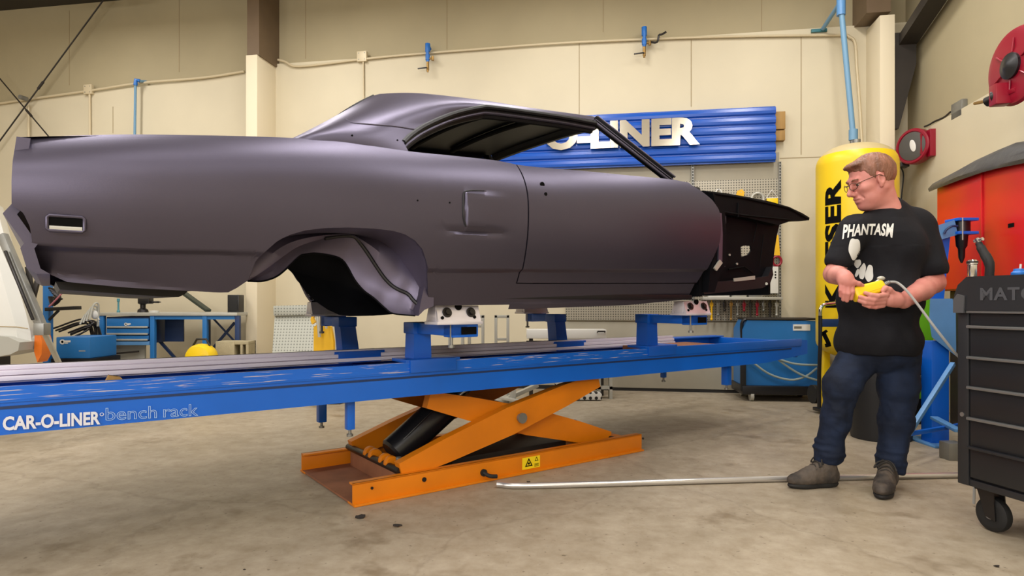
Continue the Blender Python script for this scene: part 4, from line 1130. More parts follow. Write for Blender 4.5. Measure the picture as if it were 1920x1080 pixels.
# blue welder on a cart
wl = Fr((P(1393, 600, 6.55).x, 6.55, 0), R(-6)); a = wl.ry(1398, 600, 0); e = wl.ry(1534, 600, 0); zt = a[1]; zb_ = wl.ry(1400, 715, 0)[1]
t = thing('welder', 'large blue welding machine on a black wheeled cart beside the yellow tank', 'welder', wl, (.3, .2, 0))
W_ = e[0]
bdm = MB().prism([(0, .16), (W_, .16), (W_, zt - .01), (.05, zt), (.0, zt - .10)], 0, .4, lambda p, q_, c: (p, c, q_)); cab = part('cabinet', bdm, M['blue_lt' if False else 'blue'], t)
M['welder_blue'] = mat('welder_blue', '2470b4', .4, var=.1, scale=4); cab.data.materials[0] = M['welder_blue']
part('top_lid', MB().box(.04, W_ + .01, -.01, .41, zt, zt + .02, .006), M['dark_steel'], t)
part('cart', MB().box(-.02, W_ + .02, -.06, .42, .07, .16, .01), M['black'], t)
part('side_post', MB().box(-.03, .02, -.05, .0, .1, zt - .2, .006), M['black_matte'], t)
for x in (.08, W_ - .06):
    for y in (-.01, .36): part('wheel', MB().lathe((x - .02, y, .055), (1, 0, 0), [(.0, 0), (.055, .004), (.055, .036), (.0, .04)], n=20), M['light_metal' if x < .2 else 'black_matte'], t)
a1, a2 = wl.ry(1487, 608, -.004), wl.ry(1519, 620, -.004); pl_ = part('rating_plate', MB().box(a1[0], a2[0], -.006, .001, a2[1], a1[1]), M['white'], t)
part('plate_mark', MB().box(a1[0] + .01, (a1[0] + a2[0]) / 2, -.0075, -.005, a2[1] + .02, a1[1] - .02), M['grey_metal'], pl_)
for k, pts in enumerate((((1400, 670), (1440, 700), (1480, 712), (1510, 706), (1532, 690)), ((1440, 660), (1480, 690), (1510, 706), (1545, 716)), ((1455, 672), (1490, 682), (1535, 684)))):
    part('welding_cable', MB().tube([Vector((wl.ry(x, y, -.05)[0], -.05 - .015 * k, wl.ry(x, y, -.05)[1])) for x, y in pts], .011, n=8, smooth=4), mat('cable_grey', '8f9c98', .6), t)
tr = MB(); p = wl.ry(1400, 610, .1); tr.tube([(p[0] - .05, .05, p[1] - .22), (p[0] - .06, .05, p[1] + .02), (p[0] - .0, .05, p[1] + .06), (p[0] + .03, .06, p[1] - .02), (p[0] - .04, .06, p[1] - .06), (p[0] + .02, .03, p[1] + .02)], .018, n=8, smooth=4)
part('torch_bundle', tr, M['dark_bolt'], t)
# bottle cart with chrome handle
ct = Fr((P(1556, 700, 5.75).x, 5.75, 0), R(4))
t = thing('bottle_cart', 'hand cart with a bent chrome handle standing before the yellow tank', 'hand cart', ct, (0, 0, 0))
def cp(px, py, y=0): x, z = ct.ry(px, py, y); return Vector((x, y, z))
part('chrome_handle', MB().tube([cp(1538, 592), cp(1539, 578), cp(1547, 571), cp(1562, 569), cp(1583, 568), cp(1578, 580), cp(1574, 600)], .016, n=10, smooth=4), M['chrome'], t)
part('frame_tube', MB().tube([cp(1538, 592), cp(1538, 640), cp(1536, 700), cp(1536, 764)], .017, n=10).tube([cp(1574, 600), cp(1576, 700), cp(1576, 764)], .017, n=10), M['black'], t)
part('cross_plate', MB().box(cp(1540, 598).x, cp(1574, 598).x, -.01, .02, cp(1540, 613).z, cp(1540, 598).z, .004), M['blue_dk'], t)
part('cross_plate', MB().box(cp(1537, 740).x, cp(1576, 740).x, -.15, .12, .02, .05, .004), M['black'], t)
part('wheel', MB().lathe(cp(1533, 742) + Vector((0, .1, 0)), (1, 0, 0), [(.0, 0), (.085, .004), (.085, .04), (.0, .044)], n=22), M['black_matte'], t)
part('wheel', MB().lathe(cp(1576, 742) + Vector((0, .1, 0)), (1, 0, 0), [(.0, 0), (.085, .004), (.085, .04), (.0, .044)], n=22), M['black_matte'], t)
part('clamp_hook', MB().beam(cp(1543, 622), cp(1554, 645), .02, .03).beam(cp(1540, 628), cp(1550, 620), .02, .02).beam(cp(1548, 648), cp(1557, 646), .02, .03), M['ink'], t)

# ------------------------------------------------------------------ yellow air tank
TY = 6.05; tc = P(1606, 568, TY); r_ = 69.5 / F * TY; zt = P(1600, 271, TY).z; zb_ = P(1600, 672, TY).z
t = thing('air_tank', 'tall yellow compressed air tank with black lettering behind the man', 'air tank', WORLD, (tc.x, TY, 0))
prof = []
for k in range(9): a = math.pi / 2 * k / 8; prof.append((r_ * math.sin(a), zb_ + .16 * (1 - math.cos(a))))
prof += [(r_, zt - .21)]
cap = []
for k in range(0, 11): a = math.pi / 2 * (1 - k / 10); cap.append((max(.001, r_ * math.sin(a) ** .8), zt - .20 + .20 * math.cos(a)))
part('shell', MB().lathe((tc.x, TY, 0), (0, 0, 1), prof + cap[:4], n=56), M['yellow'], t, ang=50)
M['tank_cap'] = mat('tank_cap', 'c3b182', .5)
part('dome', MB().lathe((tc.x, TY, 0), (0, 0, 1), cap[3:], n=56), M['tank_cap'], t, ang=50, label='beige domed top')
part('outlet', MB().cyl((tc.x, TY, zt - .01), (tc.x, TY, zt + .045), .035, n=16), M['grey_metal'], t)
for a in (0.6, 2.7, 4.8): part('leg', MB().box(tc.x + math.cos(a) * r_ * .75 - .03, tc.x + math.cos(a) * r_ * .75 + .03, TY + math.sin(a) * r_ * .75 - .03, TY + math.sin(a) * r_ * .75 + .03, 0, zb_ + .12, .004), M['yellow'], t)
# lettering running up the tank
vs, fs = text_mesh('KAESER', 1.0, .045, spacing=1.02)
zK, zR = P(1560, 577, TY - r_ * .8).z, P(1560, 334, TY - r_ * .8).z
vs = fit_text(vs, zR - zK, .165)
def refine2(vs, fs, lim):
    bm = bmesh.new(); vv = [bm.verts.new((v[0], v[1], 0)) for v in vs]
    for f in fs: bm.faces.new([vv[i] for i in f])
    for _ in range(6):
        bmesh.ops.triangulate(bm, faces=bm.faces[:])
        bmesh.ops.subdivide_edges(bm, edges=[e for e in bm.edges if e.calc_length() > lim], cuts=1)
    bmesh.ops.triangulate(bm, faces=bm.faces[:]); bm.verts.index_update()
    r = [v.co.copy() for v in bm.verts], [tuple(v.index for v in f.verts) for f in bm.faces]; bm.free(); return r
vs, fs = refine2(vs, fs, .03)
tm = MB(); tv = []
ax = math.atan2(*(lambda d: (d.x, -d.y))(Vector((tc.x, TY, 0)))) if False else 0
view = math.atan2(tc.x, TY)                     # direction of the camera as seen from the tank
aimx = (1558 - CX) / F
import itertools
def ang_for(pxm):
    best = None
    for k in range(-900, 900):
        a = k / 10 * math.pi / 180
        x, y = tc.x + r_ * math.sin(a), TY - r_ * math.cos(a)
        e = abs((x / y) * F + CX - pxm)
        if (best is None or e < best[0]) and (Vector((math.sin(a), -math.cos(a))).dot(Vector((-x, -y))) > 0): best = (e, a)
    return best[1]
aM = ang_for(1561)
for p in vs:           # text x runs up, text y runs round to the left
    s_ = (p.y - .0825) / r_; a = aM - s_
    tv.append((tc.x + (r_ + .003) * math.sin(a), TY - (r_ + .003) * math.cos(a), zK + p.x))
part('lettering', tm.add(tv, fs), M['ink'], t, ang=0, fix=False)

# ------------------------------------------------------------------ right wall
def rp_(px, py, off): y, z = WA.rx(px, py, -off); return Vector((-off, y, z))
# large red hose reel
cR = rp_(1938, 123, .33)
t = thing('hose_reel', 'large dark red hose reel high on the right wall', 'hose reel', WA, cR, 'hose reels on the right wall')
rr = .245
dv = Vector((-1, -.12, 0)).normalized()
part('side_disc', MB().lathe(cR, dv, [(.05, .15), (rr * .5, .135), (rr * .8, .14), (rr, .125), (rr + .012, .105), (rr, .095), (.05, .10)], n=48), M['red_dk'], t)
part('side_disc', MB().lathe(cR, dv, [(.05, -.10), (rr, -.095), (rr + .012, -.105), (rr, -.125), (.05, -.12)], n=48), M['red_dk'], t)
part('hose_coil', MB().lathe(cR, dv, [(rr * .5, -.09)] + [(rr * .82 + .012 * (k % 2), -.09 + k * .012) for k in range(16)] + [(rr * .5, .095)], n=40), M['black_matte'], t)
part('hub', MB().lathe(cR, dv, [(.085, .13), (.085, .16), (.05, .17), (.02, .185)], n=24), M['black'], t)
for k in range(6):
    a = k * math.pi / 3 + .4; u_ = Vector((0, 0, 1)).cross(dv).normalized(); w_ = dv.cross(u_)
    d0 = u_ * math.cos(a) + w_ * math.sin(a)
    part('disc_rib', MB().cyl(cR + dv * .145 + d0 * rr * .38, cR + dv * .142 + d0 * rr * .74, .006, n=6), M['red_dk'], t)
g0 = rp_(1876, 178, .50)
part('guide_arm', MB().beam(cR + Vector((.12, .05, -.1)), g0 + Vector((.02, -.05, .0)), .10, .03, .004).tbox(Matrix.Translation(g0), (.10, .09, .14), .008), M['red_dk'], t)
part('hose_outlet', MB().lathe(g0, (-.3, .8, -.15), [(.05, 0), (.055, .03), (.03, .05), (.034, .1), (.0, .12)], n=16), M['dark_bolt'], t)
part('hose_end', MB().cyl(g0 + Vector((-.02, .07, -.01)), rp_(1828, 194, .50), .012, n=8), M['brass'], t)
part('wall_bracket', MB().box(-.33, -.001, cR.y - .06, cR.y + .06, cR.z - .12, cR.z + .12, .006), M['red_dk'], t)
# small cord reel
cS = rp_(1716, 275, .16)
t = thing('cord_reel', 'small red and black cord reel low on the right wall beside the corner column', 'cord reel', WA, cS, 'hose reels on the right wall')
d2 = Vector((-.92, -.55, .0)).normalized(); r2 = 33 / F * WA.w(cS).y
part('housing', MB().lathe(cS, d2, [(r2 * .5, -.05), (r2 * .97, -.05), (r2, -.035), (r2, .045), (r2 * .94, .055), (r2 * .84, .055), (r2 * .82, .045)], n=40), M['red_dk'], t)
part('face_disc', MB().lathe(cS, d2, [(.01, .058), (r2 * .55, .058), (r2 * .80, .048), (r2 * .8, .02)], n=40), mat('reel_grey', '4d4a46', .5), t)
e_ = cS + d2 * .062 + d2.cross(Vector((0, 0, 1))) * -.02
part('badge', MB().ell(e_, (.03, .004, .062), M=(d2.to_track_quat('-Y', 'Z').to_matrix() @ Matrix.Rotation(R(-14), 3, 'Y'))), M['white'], t)
part('mount', MB().box(-.10, -.001, cS.y - .17, cS.y - .05, cS.z - .13, cS.z + .13, .006).box(-.16, -.05, cS.y - .12, cS.y + .0, cS.z - .1, cS.z + .1), M['red_dk'], t)
g1 = cS + Vector((-.06, .12, -.155)); part('cord_outlet', MB().tbox(Matrix.Translation(g1), (.08, .1, .05), .008).cyl(g1, g1 + Vector((0, .10, .01)), .02, n=10), M['dark_bolt'], t)
part('feed_cable', MB().tube([cS + Vector((.05, -.08, r2)), rp_(1742, 234, .05), rp_(1752, 228, .03), rp_(1770, 220, .03), rp_(1782, 210, .04)], .009, n=8, smooth=5), M['dark_steel'], t)
part('hanging_cord', MB().tube([g1 + Vector((-.02, .0, -.02)), rp_(1694, 330, .2), rp_(1690, 375, .2), rp_(1689, 440, .2)], .007, n=8, smooth=4), M['black_matte'], t)
a, b = rp_(1783, 197, LT * 0 + .05), rp_(1803, 216, .05)
single('wall_socket_box', 'small grey junction box on the right wall feeding the cord reel', 'junction box', WA, a, MB().box(-.05, -.001, b.y, a.y, b.z, a.z, .005), M['grey_metal'])
# red wall cabinet
RO = .50
ya, za = WA.rx(1757, 348, -RO); yE = ya - 1.75
zc = za
cabn = thing('red_cabinet', 'tall red two door steel cabinet against the right wall behind the black tool chest', 'cabinet', WA, (-RO / 2, ya - .7, 0))
ZR = WA.rx(1757, 546, -RO)[1]
part('body', MB().box(-RO + .02, -LT - .002, yE, ya, ZR, zc, .006), M['red'], cabn)
part('stand', MB().box(-RO + .08, -LT - .002, yE + .04, ya - .03, 0, ZR, .006), M['dark_steel'], cabn)
ym = WA.rx(1844, 420, -RO)[0]
for y_a, y_b in ((ym + .006, ya - .004), (yE + .004, ym - .006)):
    dr = part('door', MB().box(-RO - .002, -RO + .018, y_a, y_b, ZR + .01, zc - .005, .005), M['red'], cabn)
    ye_ = (ym + .025) if y_b > ym + .1 else (ym - .025)
    if y_b > ym + .1: part('door_edge', MB().box(-RO - .010, -RO - .002, ym + .006, ym + .022, ZR + .03, zc - .01, .002), M['red'], dr)
s_ = rp_(1895, 423, RO + .004); part('door_mark', MB().box(-RO - .004, -RO - .0015, s_.y - .035, s_.y + .03, s_.z - .012, s_.z + .015), M['ink'], cabn, label='small dark chip in the paint')
# dark tarp folded on top
tg = []
pts_o = [(1741, 350), (1760, 338), (1800, 316), (1840, 298), (1862, 289), (1930, 286)]
pts_i = [(1741, 357), (1760, 349), (1800, 334), (1840, 320), (1870, 312), (1930, 300)]
YS = [WA.rx(x, y, -RO - .05)[0] for x, y in pts_i]
rowsA = []
for j, (po, pi_) in enumerate(zip(pts_o, pts_i)):
    zi = WA.rx(*pi_, -RO - .05)[1]; zo = WA.rx(po[0], po[1], -RO + .10)[1]; y = YS[j]; wv = .012 * math.sin(j * 2.1)
    zt_ = max(zc + .015, zo)
    row = [(-RO - .045, y, zi - .012), (-RO - .055 + wv, y, zi + .012), (-RO - .02 + wv, y, zi * .5 + zt_ * .5 + .01), (-RO + .06, y, zt_), (-RO + .2, y, zt_ + .012 + wv), (-.12, y, zt_ + .0), (-LT - .004, y, zt_ - .01), (-LT - .004, y, zc + .002), (-RO - .03, y, zc + .004)]
    rowsA.append([Vector(p) for p in row])
tb_ = MB().grid(rowsA, close_v=True); n_ = len(rowsA[0]); tb_.add(rowsA[0], [tuple(range(n_))]); tb_.add(rowsA[-1], [tuple(range(n_))])
single('folded_tarp', 'dark grey folded tarp lying on top of the red cabinet', 'tarp', WA, (-.3, ya - .6, zc), tb_, M['tarp'], ang=50)
# green machine
gy = 5.25; a, b = P(1709, 555, gy), P(1752, 750, gy)
t = thing('green_machine', 'bright green machine housing seen between the man and the blue post', 'machine', WORLD, (a.x, gy, 0))
part('upper_housing', MB().box(a.x, b.x, gy, gy + .25, P(0, 640, gy).z, a.z, .02), M['green'], t); part('middle', MB().box(a.x + .02, b.x - .01, gy + .03, gy + .22, P(0, 722, gy).z, P(0, 640, gy).z), M['dark_steel'], t)
part('lower_housing', MB().box(a.x, b.x, gy, gy + .25, P(0, 748, gy).z, P(0, 722, gy).z, .008), M['green'], t); part('foot', MB().box(a.x + .01, b.x - .01, gy + .02, gy + .22, 0, P(0, 748, gy).z), M['black'], t)
part('pipe_joint', MB().tube([(a.x + .12, gy + .02, .62), (a.x + .12, gy - .03, .55), (a.x + .17, gy - .03, .45), (a.x + .08, gy - .02, .38)], .03, n=10, smooth=3), M['grey_metal'], t)
# black bin behind the man's legs
by = 4.75; bx0, bx1 = P(1597, 800, by).x, P(1706, 800, by).x; bc = (bx0 + bx1) / 2; br_ = (bx1 - bx0) / 2
zt = .60
t = thing('waste_bin', 'round black bin on the floor behind the legs of the man', 'bin', WORLD, (bc, by, 0))
part('drum', MB().lathe((bc, by, 0), (0, 0, 1), [(br_ * .92, 0), (br_ * .94, .02), (br_ * .97, .2), (br_ * .985, .22), (br_, zt), (br_ * .95, zt), (br_ * .9, .05), (.01, .03)], n=40, cap=False), M['bin'], t)
part('rim', MB().lathe((bc, by, 0), (0, 0, 1), [(br_ * .97, zt - .03), (br_ * 1.05, zt - .02), (br_ * 1.05, zt + .01), (br_ * .97, zt + .015)], n=40), M['bin'], t)
# ------------------------------------------------------------------ blue pulling post
py_ = 4.5; base = P(1765, 828, py_)
t = thing('pulling_post', 'blue steel post with arm and black spindle between the man and the tool chest', 'post', WORLD, (base.x, py_, 0))
def pq(px, py, dy=0): return P(px, py, py_ + dy)
pw = P(1779, 700, py_).x - P(1747, 700, py_).x
part('column', MB().box(pq(1747, 0).x, pq(1780, 0).x, py_, py_ + .12, .012, pq(0, 640).z, .006), M['blue'], t)
m_ = MB().prism([(1744, 560), (1786, 560), (1792, 580), (1793, 668), (1747, 632), (1742, 600)], py_ - .02, py_ + .10, lambda a, b, c: tuple(P(a, b, c))); part('knee_plate', m_, M['blue_lt'], t)
m_ = MB().prism([(1742, 455), (1782, 442), (1776, 500), (1770, 560), (1744, 565), (1740, 510)], py_ - .0, py_ + .10, lambda a, b, c: tuple(P(a, b, c))); part('neck', m_, M['blue'], t)
m_ = MB().prism([(1742, 428), (1790, 412), (1796, 440), (1742, 456)], py_ - .04, py_ + .10, lambda a, b, c: tuple(P(a, b, c))); arm = part('arm', m_, M['blue_lt'], t)
for yy in (413, 438): part('head_plate', MB().tbox(Matrix.Translation(pq(1803, yy)), (.145, .14, .02), .004), M['blue'], t)
part('motor', MB().cyl(pq(1803, 436), pq(1803, 415), .052, n=20), M['black'], t)
part('cable', MB().tube([pq(1795, 424, -.06), pq(1785, 424, -.07), pq(1775, 430, -.06), pq(1770, 438, -.05)], .008, n=6, smooth=4), M['blue_dk'], t)
part('spindle', MB().lathe(pq(1803, 440), (0, 0, -1), [(.04, 0), (.034, .08), (.022, .10), (.02, .16), (.006, .2)], n=18), M['black'], t)
part('grease_pin', MB().cyl(pq(1805, 450, -.075), pq(1805, 408, -.075), .004, n=6), M['light_metal'], t)
part('base_plate', MB().box(pq(1735, 0).x, pq(1786, 0).x, py_ - .1, py_ + .25, 0, .014, .003), M['blue_lt'], t)
part('brace_bar', MB().beam(pq(1703, 814, -.55), pq(1787, 682, -.2), .028, .028, .003), M['blue_lt'], t)
part('brace_bar', MB().beam(pq(1703, 814, -.55), pq(1800, 797, -.1), .025, .025, .003), M['blue'], t)
part('brace_bar', MB().beam(pq(1751, 783, -.05), pq(1798, 808, -.4), .05, .02, .003), M['blue_lt'], t)
part('foot_block', MB().box(P(1770, 0, 4.1).x, P(1800, 0, 4.1).x, 4.05, 4.15, .0, .11, .006), M['grey_metal'], t)

# ------------------------------------------------------------------ black tool cabinet in the right foreground
tA = math.atan2(-.972, .233)
TF = Fr((P(1799, 568, 2.9).x, 2.9, 0), tA)        # x along the drawer front towards the camera, y away from it (to the right)
def tq(px, py, y=0): x, z = TF.ry(px, py, y); return x, z
zt = tq(1802, 520)[1]; zb_ = tq(1800, 905)[1]; TL, TD = .95, .52
tc_ = thing('tool_chest', 'black rolling tool chest with metal edged drawers in the right foreground', 'tool chest', TF, (TL / 2, TD / 2, 0))
bdy = MB().box(0, TL, .012, TD, zb_, zt - .11, .008); bdy.box(0, .055, -.012, .02, zb_, zt - .14, .006)
bdy.box(0, TL, -.006, .03, zb_, zb_ + .03, .004)
part('body', bdy, M['toolbox'], tc_)
hd_ = MB().prism([(.0, zt - .15), (TL, zt - .15), (TL, zt), (.06, zt), (.018, zt - .035), (.0, zt - .08)], -.03, TD, lambda a, b, c: (a, c, b))
top_p = part('top_tray', hd_, M['toolbox'], tc_)
part('corner_pad', MB().prism([(.0, zt - .16), (.05, zt - .16), (.055, zt - .085), (.02, zt - .075), (.0, zt - .10)], -.036, -.01, lambda a, b, c: (a, c, b)), mat('corner_grey', '4a4a4c', .5), tc_)
vs, fs = text_mesh('MATCO', 1.0, .03, outline=.0, spacing=1.1)
x0 = tq(1838, 560, -.031)[0]; x1 = tq(1925, 566, -.031)[0]; vs = fit_text(vs, .30, .055)
part('embossed_lettering', MB().add([(x0 + p.x, -.032, zt - .105 + p.y) for p in vs], fs), mat('emboss', '4a4b4f', .35), top_p, ang=0, fix=False)
zs = [.961, .894, .758, .625, .488, .36, zb_ + .035]
for k in range(6):
    d_ = part('drawer', MB().box(.06, TL - .02, -.010, .02, zs[k + 1] + .006, zs[k] - .004, .004), M['toolbox_dk'], tc_)
    if k < 5 or True:
        part('drawer_pull', MB().box(.055, TL - .02, -.028, -.008, zs[k] - .006, zs[k] + .007, .004), M['trim_metal'] if k < 5 else M['toolbox'], d_)
part('lock', MB().cyl((.025, -.016, .5), (.025, -.01, .5), .01, n=12), M['trim_metal'], tc_)
for i, (x, y) in enumerate(((.10, .06), (.10, TD - .06), (TL - .1, .06), (TL - .1, TD - .06))):
    cs = MB().box(x - .045, x + .045, y - .04, y + .04, zb_ - .012, zb_ - .001)
    for s in (-1, 1): cs.prism([(x - .04, zb_ - .01), (x + .035, zb_ - .01), (x + .045, .075 - .02), (x + .0, .065)], y + s * .03 - .003, y + s * .03 + .003, lambda a, b, c: (a, c, b))
    c_ = part('caster', cs, M['dark_bolt'], tc_)
    wh = MB().lathe((x + .012, y - .024, .074), (0, 1, 0), [(.045, .0), (.06, .001), (.072, .008), (.074, .016), (.074, .032), (.072, .04), (.06, .047), (.045, .048)], n=36)
    part('tire', wh, M['black_matte'], c_); part('hub', MB().lathe((x + .012, y - .022, .074), (0, 1, 0), [(.0, .002), (.02, -.004), (.022, .006), (.046, .008), (.046, .036), (.02, .05), (.0, .05)], n=24), M['grey_metal'], c_)
# on top of the chest
x, y = .06, .16; q_ = TF.rz(1805, 519, zt)
p = Vector((q_[0] + .02, q_[1] + .03, zt))
t = thing('chrome_socket', 'chrome cylinder socket standing on the near end of the black tool chest', 'socket', TF, p)
part('barrel', MB().lathe(p, (0, 0, 1), [(.017, 0), (.018, .004), (.018, .052), (.021, .056), (.021, .068), (.016, .074)], n=24), M['chrome'], t); part('rim', MB().lathe(p + Vector((0, 0, .060)), (0, 0, 1), [(.0215, 0), (.0222, .002), (.0222, .006), (.0215, .008)], n=24), M['dark_bolt'], t)
q_ = TF.rz(1838, 519, zt); p = Vector((q_[0] + .0, q_[1] + .05, zt))
t = thing('pry_bar', 'black rubber gripped handle leaning up from the black tool chest', 'handle', TF, p)
part('grip', MB().tube([p, p + Vector((-.0, 0, .06)), p + Vector((-.035, .0, .125)), p + Vector((-.05, .0, .155))], [.018, .02, .018, .014], n=12, smooth=4), M['black_matte'], t)
part('tip', MB().cyl(p + Vector((-.045, 0, .15)), p + Vector((-.058, 0, .176)), .010, n=10).cyl(p + Vector((-.07, 0, .165)), p + Vector((-.03, 0, .172)), .008, n=10), M['chrome'], t)
q_ = TF.rz(1893, 517, zt); p = Vector((q_[0], q_[1] + .05, zt))
t = thing('blue_fitting', 'small blue air fitting with a pale pin on the black tool chest', 'fitting', TF, p)
part('body', MB().lathe(p, (0, 0, 1), [(.026, 0), (.028, .006), (.028, .014), (.02, .02), (.018, .03), (.0, .032)], n=20), M['blue_valve'], t); part('pin', MB().cyl(p + Vector((.006, 0, .03)), p + Vector((.008, 0, .05)), .004, n=8), M['white'], t)

# ------------------------------------------------------------------ left background
# parked white car, front corner
CY = 4.6
def lq(px, py, dy=0): return P(px, py, CY + dy)
prof_l = [(-8, 380), (2, 420), (12, 455), (24, 500), (36, 545), (48, 585), (57, 622), (60, 645)]
g = []
for k, dy in enumerate((-.06, .0, .25, .6, 1.0, 1.5)):
    bul = (-.10, 0, .06, .08, .06, .0)[k]
    g.append([P(x, y, CY) + Vector((bul - .82 * dy, dy, 0)) for x, y in prof_l])
mcar = MB().grid(g)
fr_face = [[p + Vector((-.35 * t_ - .25 * t_ * t_, -.06 * t_, 0)) for p in g[0]] for t_ in (0, .5, 1, 2, 3.2)]
mcar.grid(fr_face)
t = thing('parked_car', 'white parked car cut off by the left edge of the photo', 'car', WORLD, (lq(0, 660).x - .3, CY + .5, 0))
part('fender', mcar, M['car_white'], t, ang=40)
bpts = [(-60, 628), (-10, 626), (40, 630), (61, 640), (58, 655), (44, 662), (10, 668), (-60, 672)]
part('bumper', MB().prism([(a, b) for a, b in bpts], CY - .12, CY + .10, lambda a, b, c: tuple(P(a, b, CY) + Vector((0, c - CY, 0)))), M['car_grey'], t, ang=40)
ln = MB().tube([lq(-60, 612, -.16), lq(0, 612, -.10), lq(30, 613, -.085), lq(52, 616, -.075)], .004, n=6); part('panel_gap', ln, M['seam'], t)
part('marker_lamp', MB().prism([(61, 626), (70, 622), (75, 640), (74, 665), (66, 680), (60, 660)], CY + .02, CY + .12, lambda a, b, c: tuple(P(a, b, CY) + Vector((0, c - CY, 0)))), M['amber'], t)
hub = lq(20, 720, .8); part('wheel', MB().lathe((hub.x - 1.1, CY + .9, .31), (1, 0, 0), [(.18, 0), (.29, .01), (.31, .04), (.31, .18), (.29, .21), (.18, .22)], n=32), M['black_matte'], t)
part('underbody', MB().box(lq(0, 600).x - 2.4, lq(0, 600).x - 1.1, CY + .1, CY + 1.5, .3, .6), M['dark_steel'], t)
# grey prop stand
def seg(mb, a, b, Y, w_, h_): mb.beam(P(*a, Y), P(*b, Y), w_, h_, .004)
mb = MB(); seg(mb, (4, 440), (78, 612), 4.25, .05, .05); t = thing('prop_stand', 'grey steel prop leaning beside the white parked car', 'prop stand', WORLD, tuple(P(158, 781, 5.6).xy) + (0,))
t.location.z = 0; BASE[t] = Vector(t.location)
part('tube', mb, M['grey_metal'], t); mb = MB(); mb.beam(P(78, 612, 4.25), P(158, 781, 5.6), .03, .03, .004); part('lower_tube', mb, M['light_metal'], t)
mb = MB(); mb.tbox(Matrix.Translation(P(79, 617, 4.25)), (.07, .07, .08), .006); part('collar', mb, M['grey_metal'], t)
mb = MB(); seg(mb, (10, 470), (62, 600), 4.20, .018, .015); part('screw_rod', mb, M['dark_bolt'], t)
mb = MB(); seg(mb, (62, 560), (52, 500), 4.3, .02, .03); seg(mb, (62, 560), (72, 520), 4.3, .02, .03); part('linkage', mb, M['dark_steel'], t)
# blue post with black hooks
Y_ = 6.6
t = thing('blue_stand_post', 'upright dark blue post hung with grey cables left of the blue welder box', 'post', WORLD, (P(85, 600, Y_).x, Y_, 0))
part('post', MB().box(P(80, 0, Y_).x, P(91, 0, Y_).x, Y_, Y_ + .07, .014, P(0, 520, Y_).z, .004), M['welder_blue'], t)
part('foot', MB().box(P(70, 0, Y_).x, P(101, 0, Y_).x, Y_ - .15, Y_ + .2, 0, .014), M['blue_dk'], t)
part('shelf_arm', MB().beam(P(90, 580, Y_ - .02), P(147, 577, Y_ - .02), .10, .035, .004).beam(P(92, 600, Y_), P(110, 582, Y_), .02, .02), M['dark_bolt'], t)
cb = MB()
for k in range(5): cb.tube([P(92 + k * 2, 540 + k * 3, Y_ - .06 - .015 * k), P(104 + k * 3, 545 + k * 4, Y_ - .08), P(112 - k * 2, 562 - k, Y_ - .08 - .01 * k), P(98 + k, 572, Y_ - .07), P(92 + k * 2, 556, Y_ - .06)], .012, n=6, smooth=4)
part('hung_cables', cb, M['dark_bolt'], t)
part('pink_strap', MB().tube([P(92, 575, Y_ - .12), P(105, 562, Y_ - .13), P(118, 548, Y_ - .12)], .008, n=6), mat('pink_strap', 'b5707a', .6), t)
# welder box with emblem
def emblem(cx, cy, Y, s, parent, m):
    e = MB(); c = P(cx, cy, Y); e.lathe(c, (0, -1, 0), [(s * .5, 0), (s * .5, .003), (s, .003), (s, 0)], n=20); e.box(c.x + s, c.x + s * 3.2, Y - .003, Y, c.z - s * .2, c.z + s * .55); e.box(c.x + s * .7, c.x + s * 2.2, Y - .003, Y, c.z - s * .7, c.z - s * .3)
    part('emblem', e, m, parent)
Y_ = 6.55; a, b = P(105, 632, Y_), P(168, 672, Y_)
t = thing('small_welder', 'blue welder box with a white round emblem under the car tail', 'welder', WORLD, ((a.x + b.x) / 2, Y_ + .2, 0))
cs_ = part('case', MB().box(a.x, b.x, Y_, Y_ + .45, b.z, a.z, .01), M['welder_blue'], t); emblem(117, 641, Y_ - .001, .026, cs_, M['white'])
part('vent_slot', MB().box(P(148, 0, Y_).x, P(160, 0, Y_).x, Y_ - .002, Y_ + .001, P(0, 659, Y_).z, P(0, 657, Y_).z), M['light_metal'], cs_)
part('cart', MB().box(a.x - .04, b.x + .03, Y_ - .02, Y_ + .47, b.z - .06, b.z - .001, .006).box(a.x - .02, a.x + .02, Y_, Y_ + .05, .06, b.z).box(b.x - .03, b.x + .01, Y_, Y_ + .05, .06, b.z), M['black'], t)
for x in (a.x + .03, b.x - .05): part('wheel', MB().lathe((x, Y_ + .02, .06), (1, 0, 0), [(0, 0), (.06, .003), (.06, .03), (0, .033)], n=18), M['black_matte'], t)
t = thing('cable_bundle', 'tangle of grey welding cables hanging on the end of the blue workbench', 'cable bundle', WORLD, tuple(P(178, 620, 7.2)))
cb = MB(); rnd = random.Random(3)
for k in range(9):
    x = 172 + rnd.uniform(-8, 14); cb.tube([P(x - 30 - k * 5, 632 - k * 2, 7.1), P(x - 12, 622 - k * 3, 7.15), P(x + 4, 604 + k * 2, 7.2), P(x + 10, 640 + k * 3, 7.2), P(x - 4, 662 + k * 2, 7.18), P(x - 10, 630 + k * 3, 7.12)], .011, n=6, smooth=5)
part('loops', cb, M['dark_bolt'], t)
cb = MB()
for k in range(4): cb.tube([P(150 + k * 6, 608 - k * 3, 7.0), P(160 + k * 5, 590 - k * 6, 7.05), P(176 + k * 3, 584 - k * 4, 7.1), P(186 - k, 600 + k * 4, 7.1)], .010, n=6, smooth=5)
part('pale_loops', cb, M['light_metal'], t)
t_ = P(178, 590, 7.1); part('white_rag', MB().ell(t_, (.04, .03, .05)), M['white'], t)
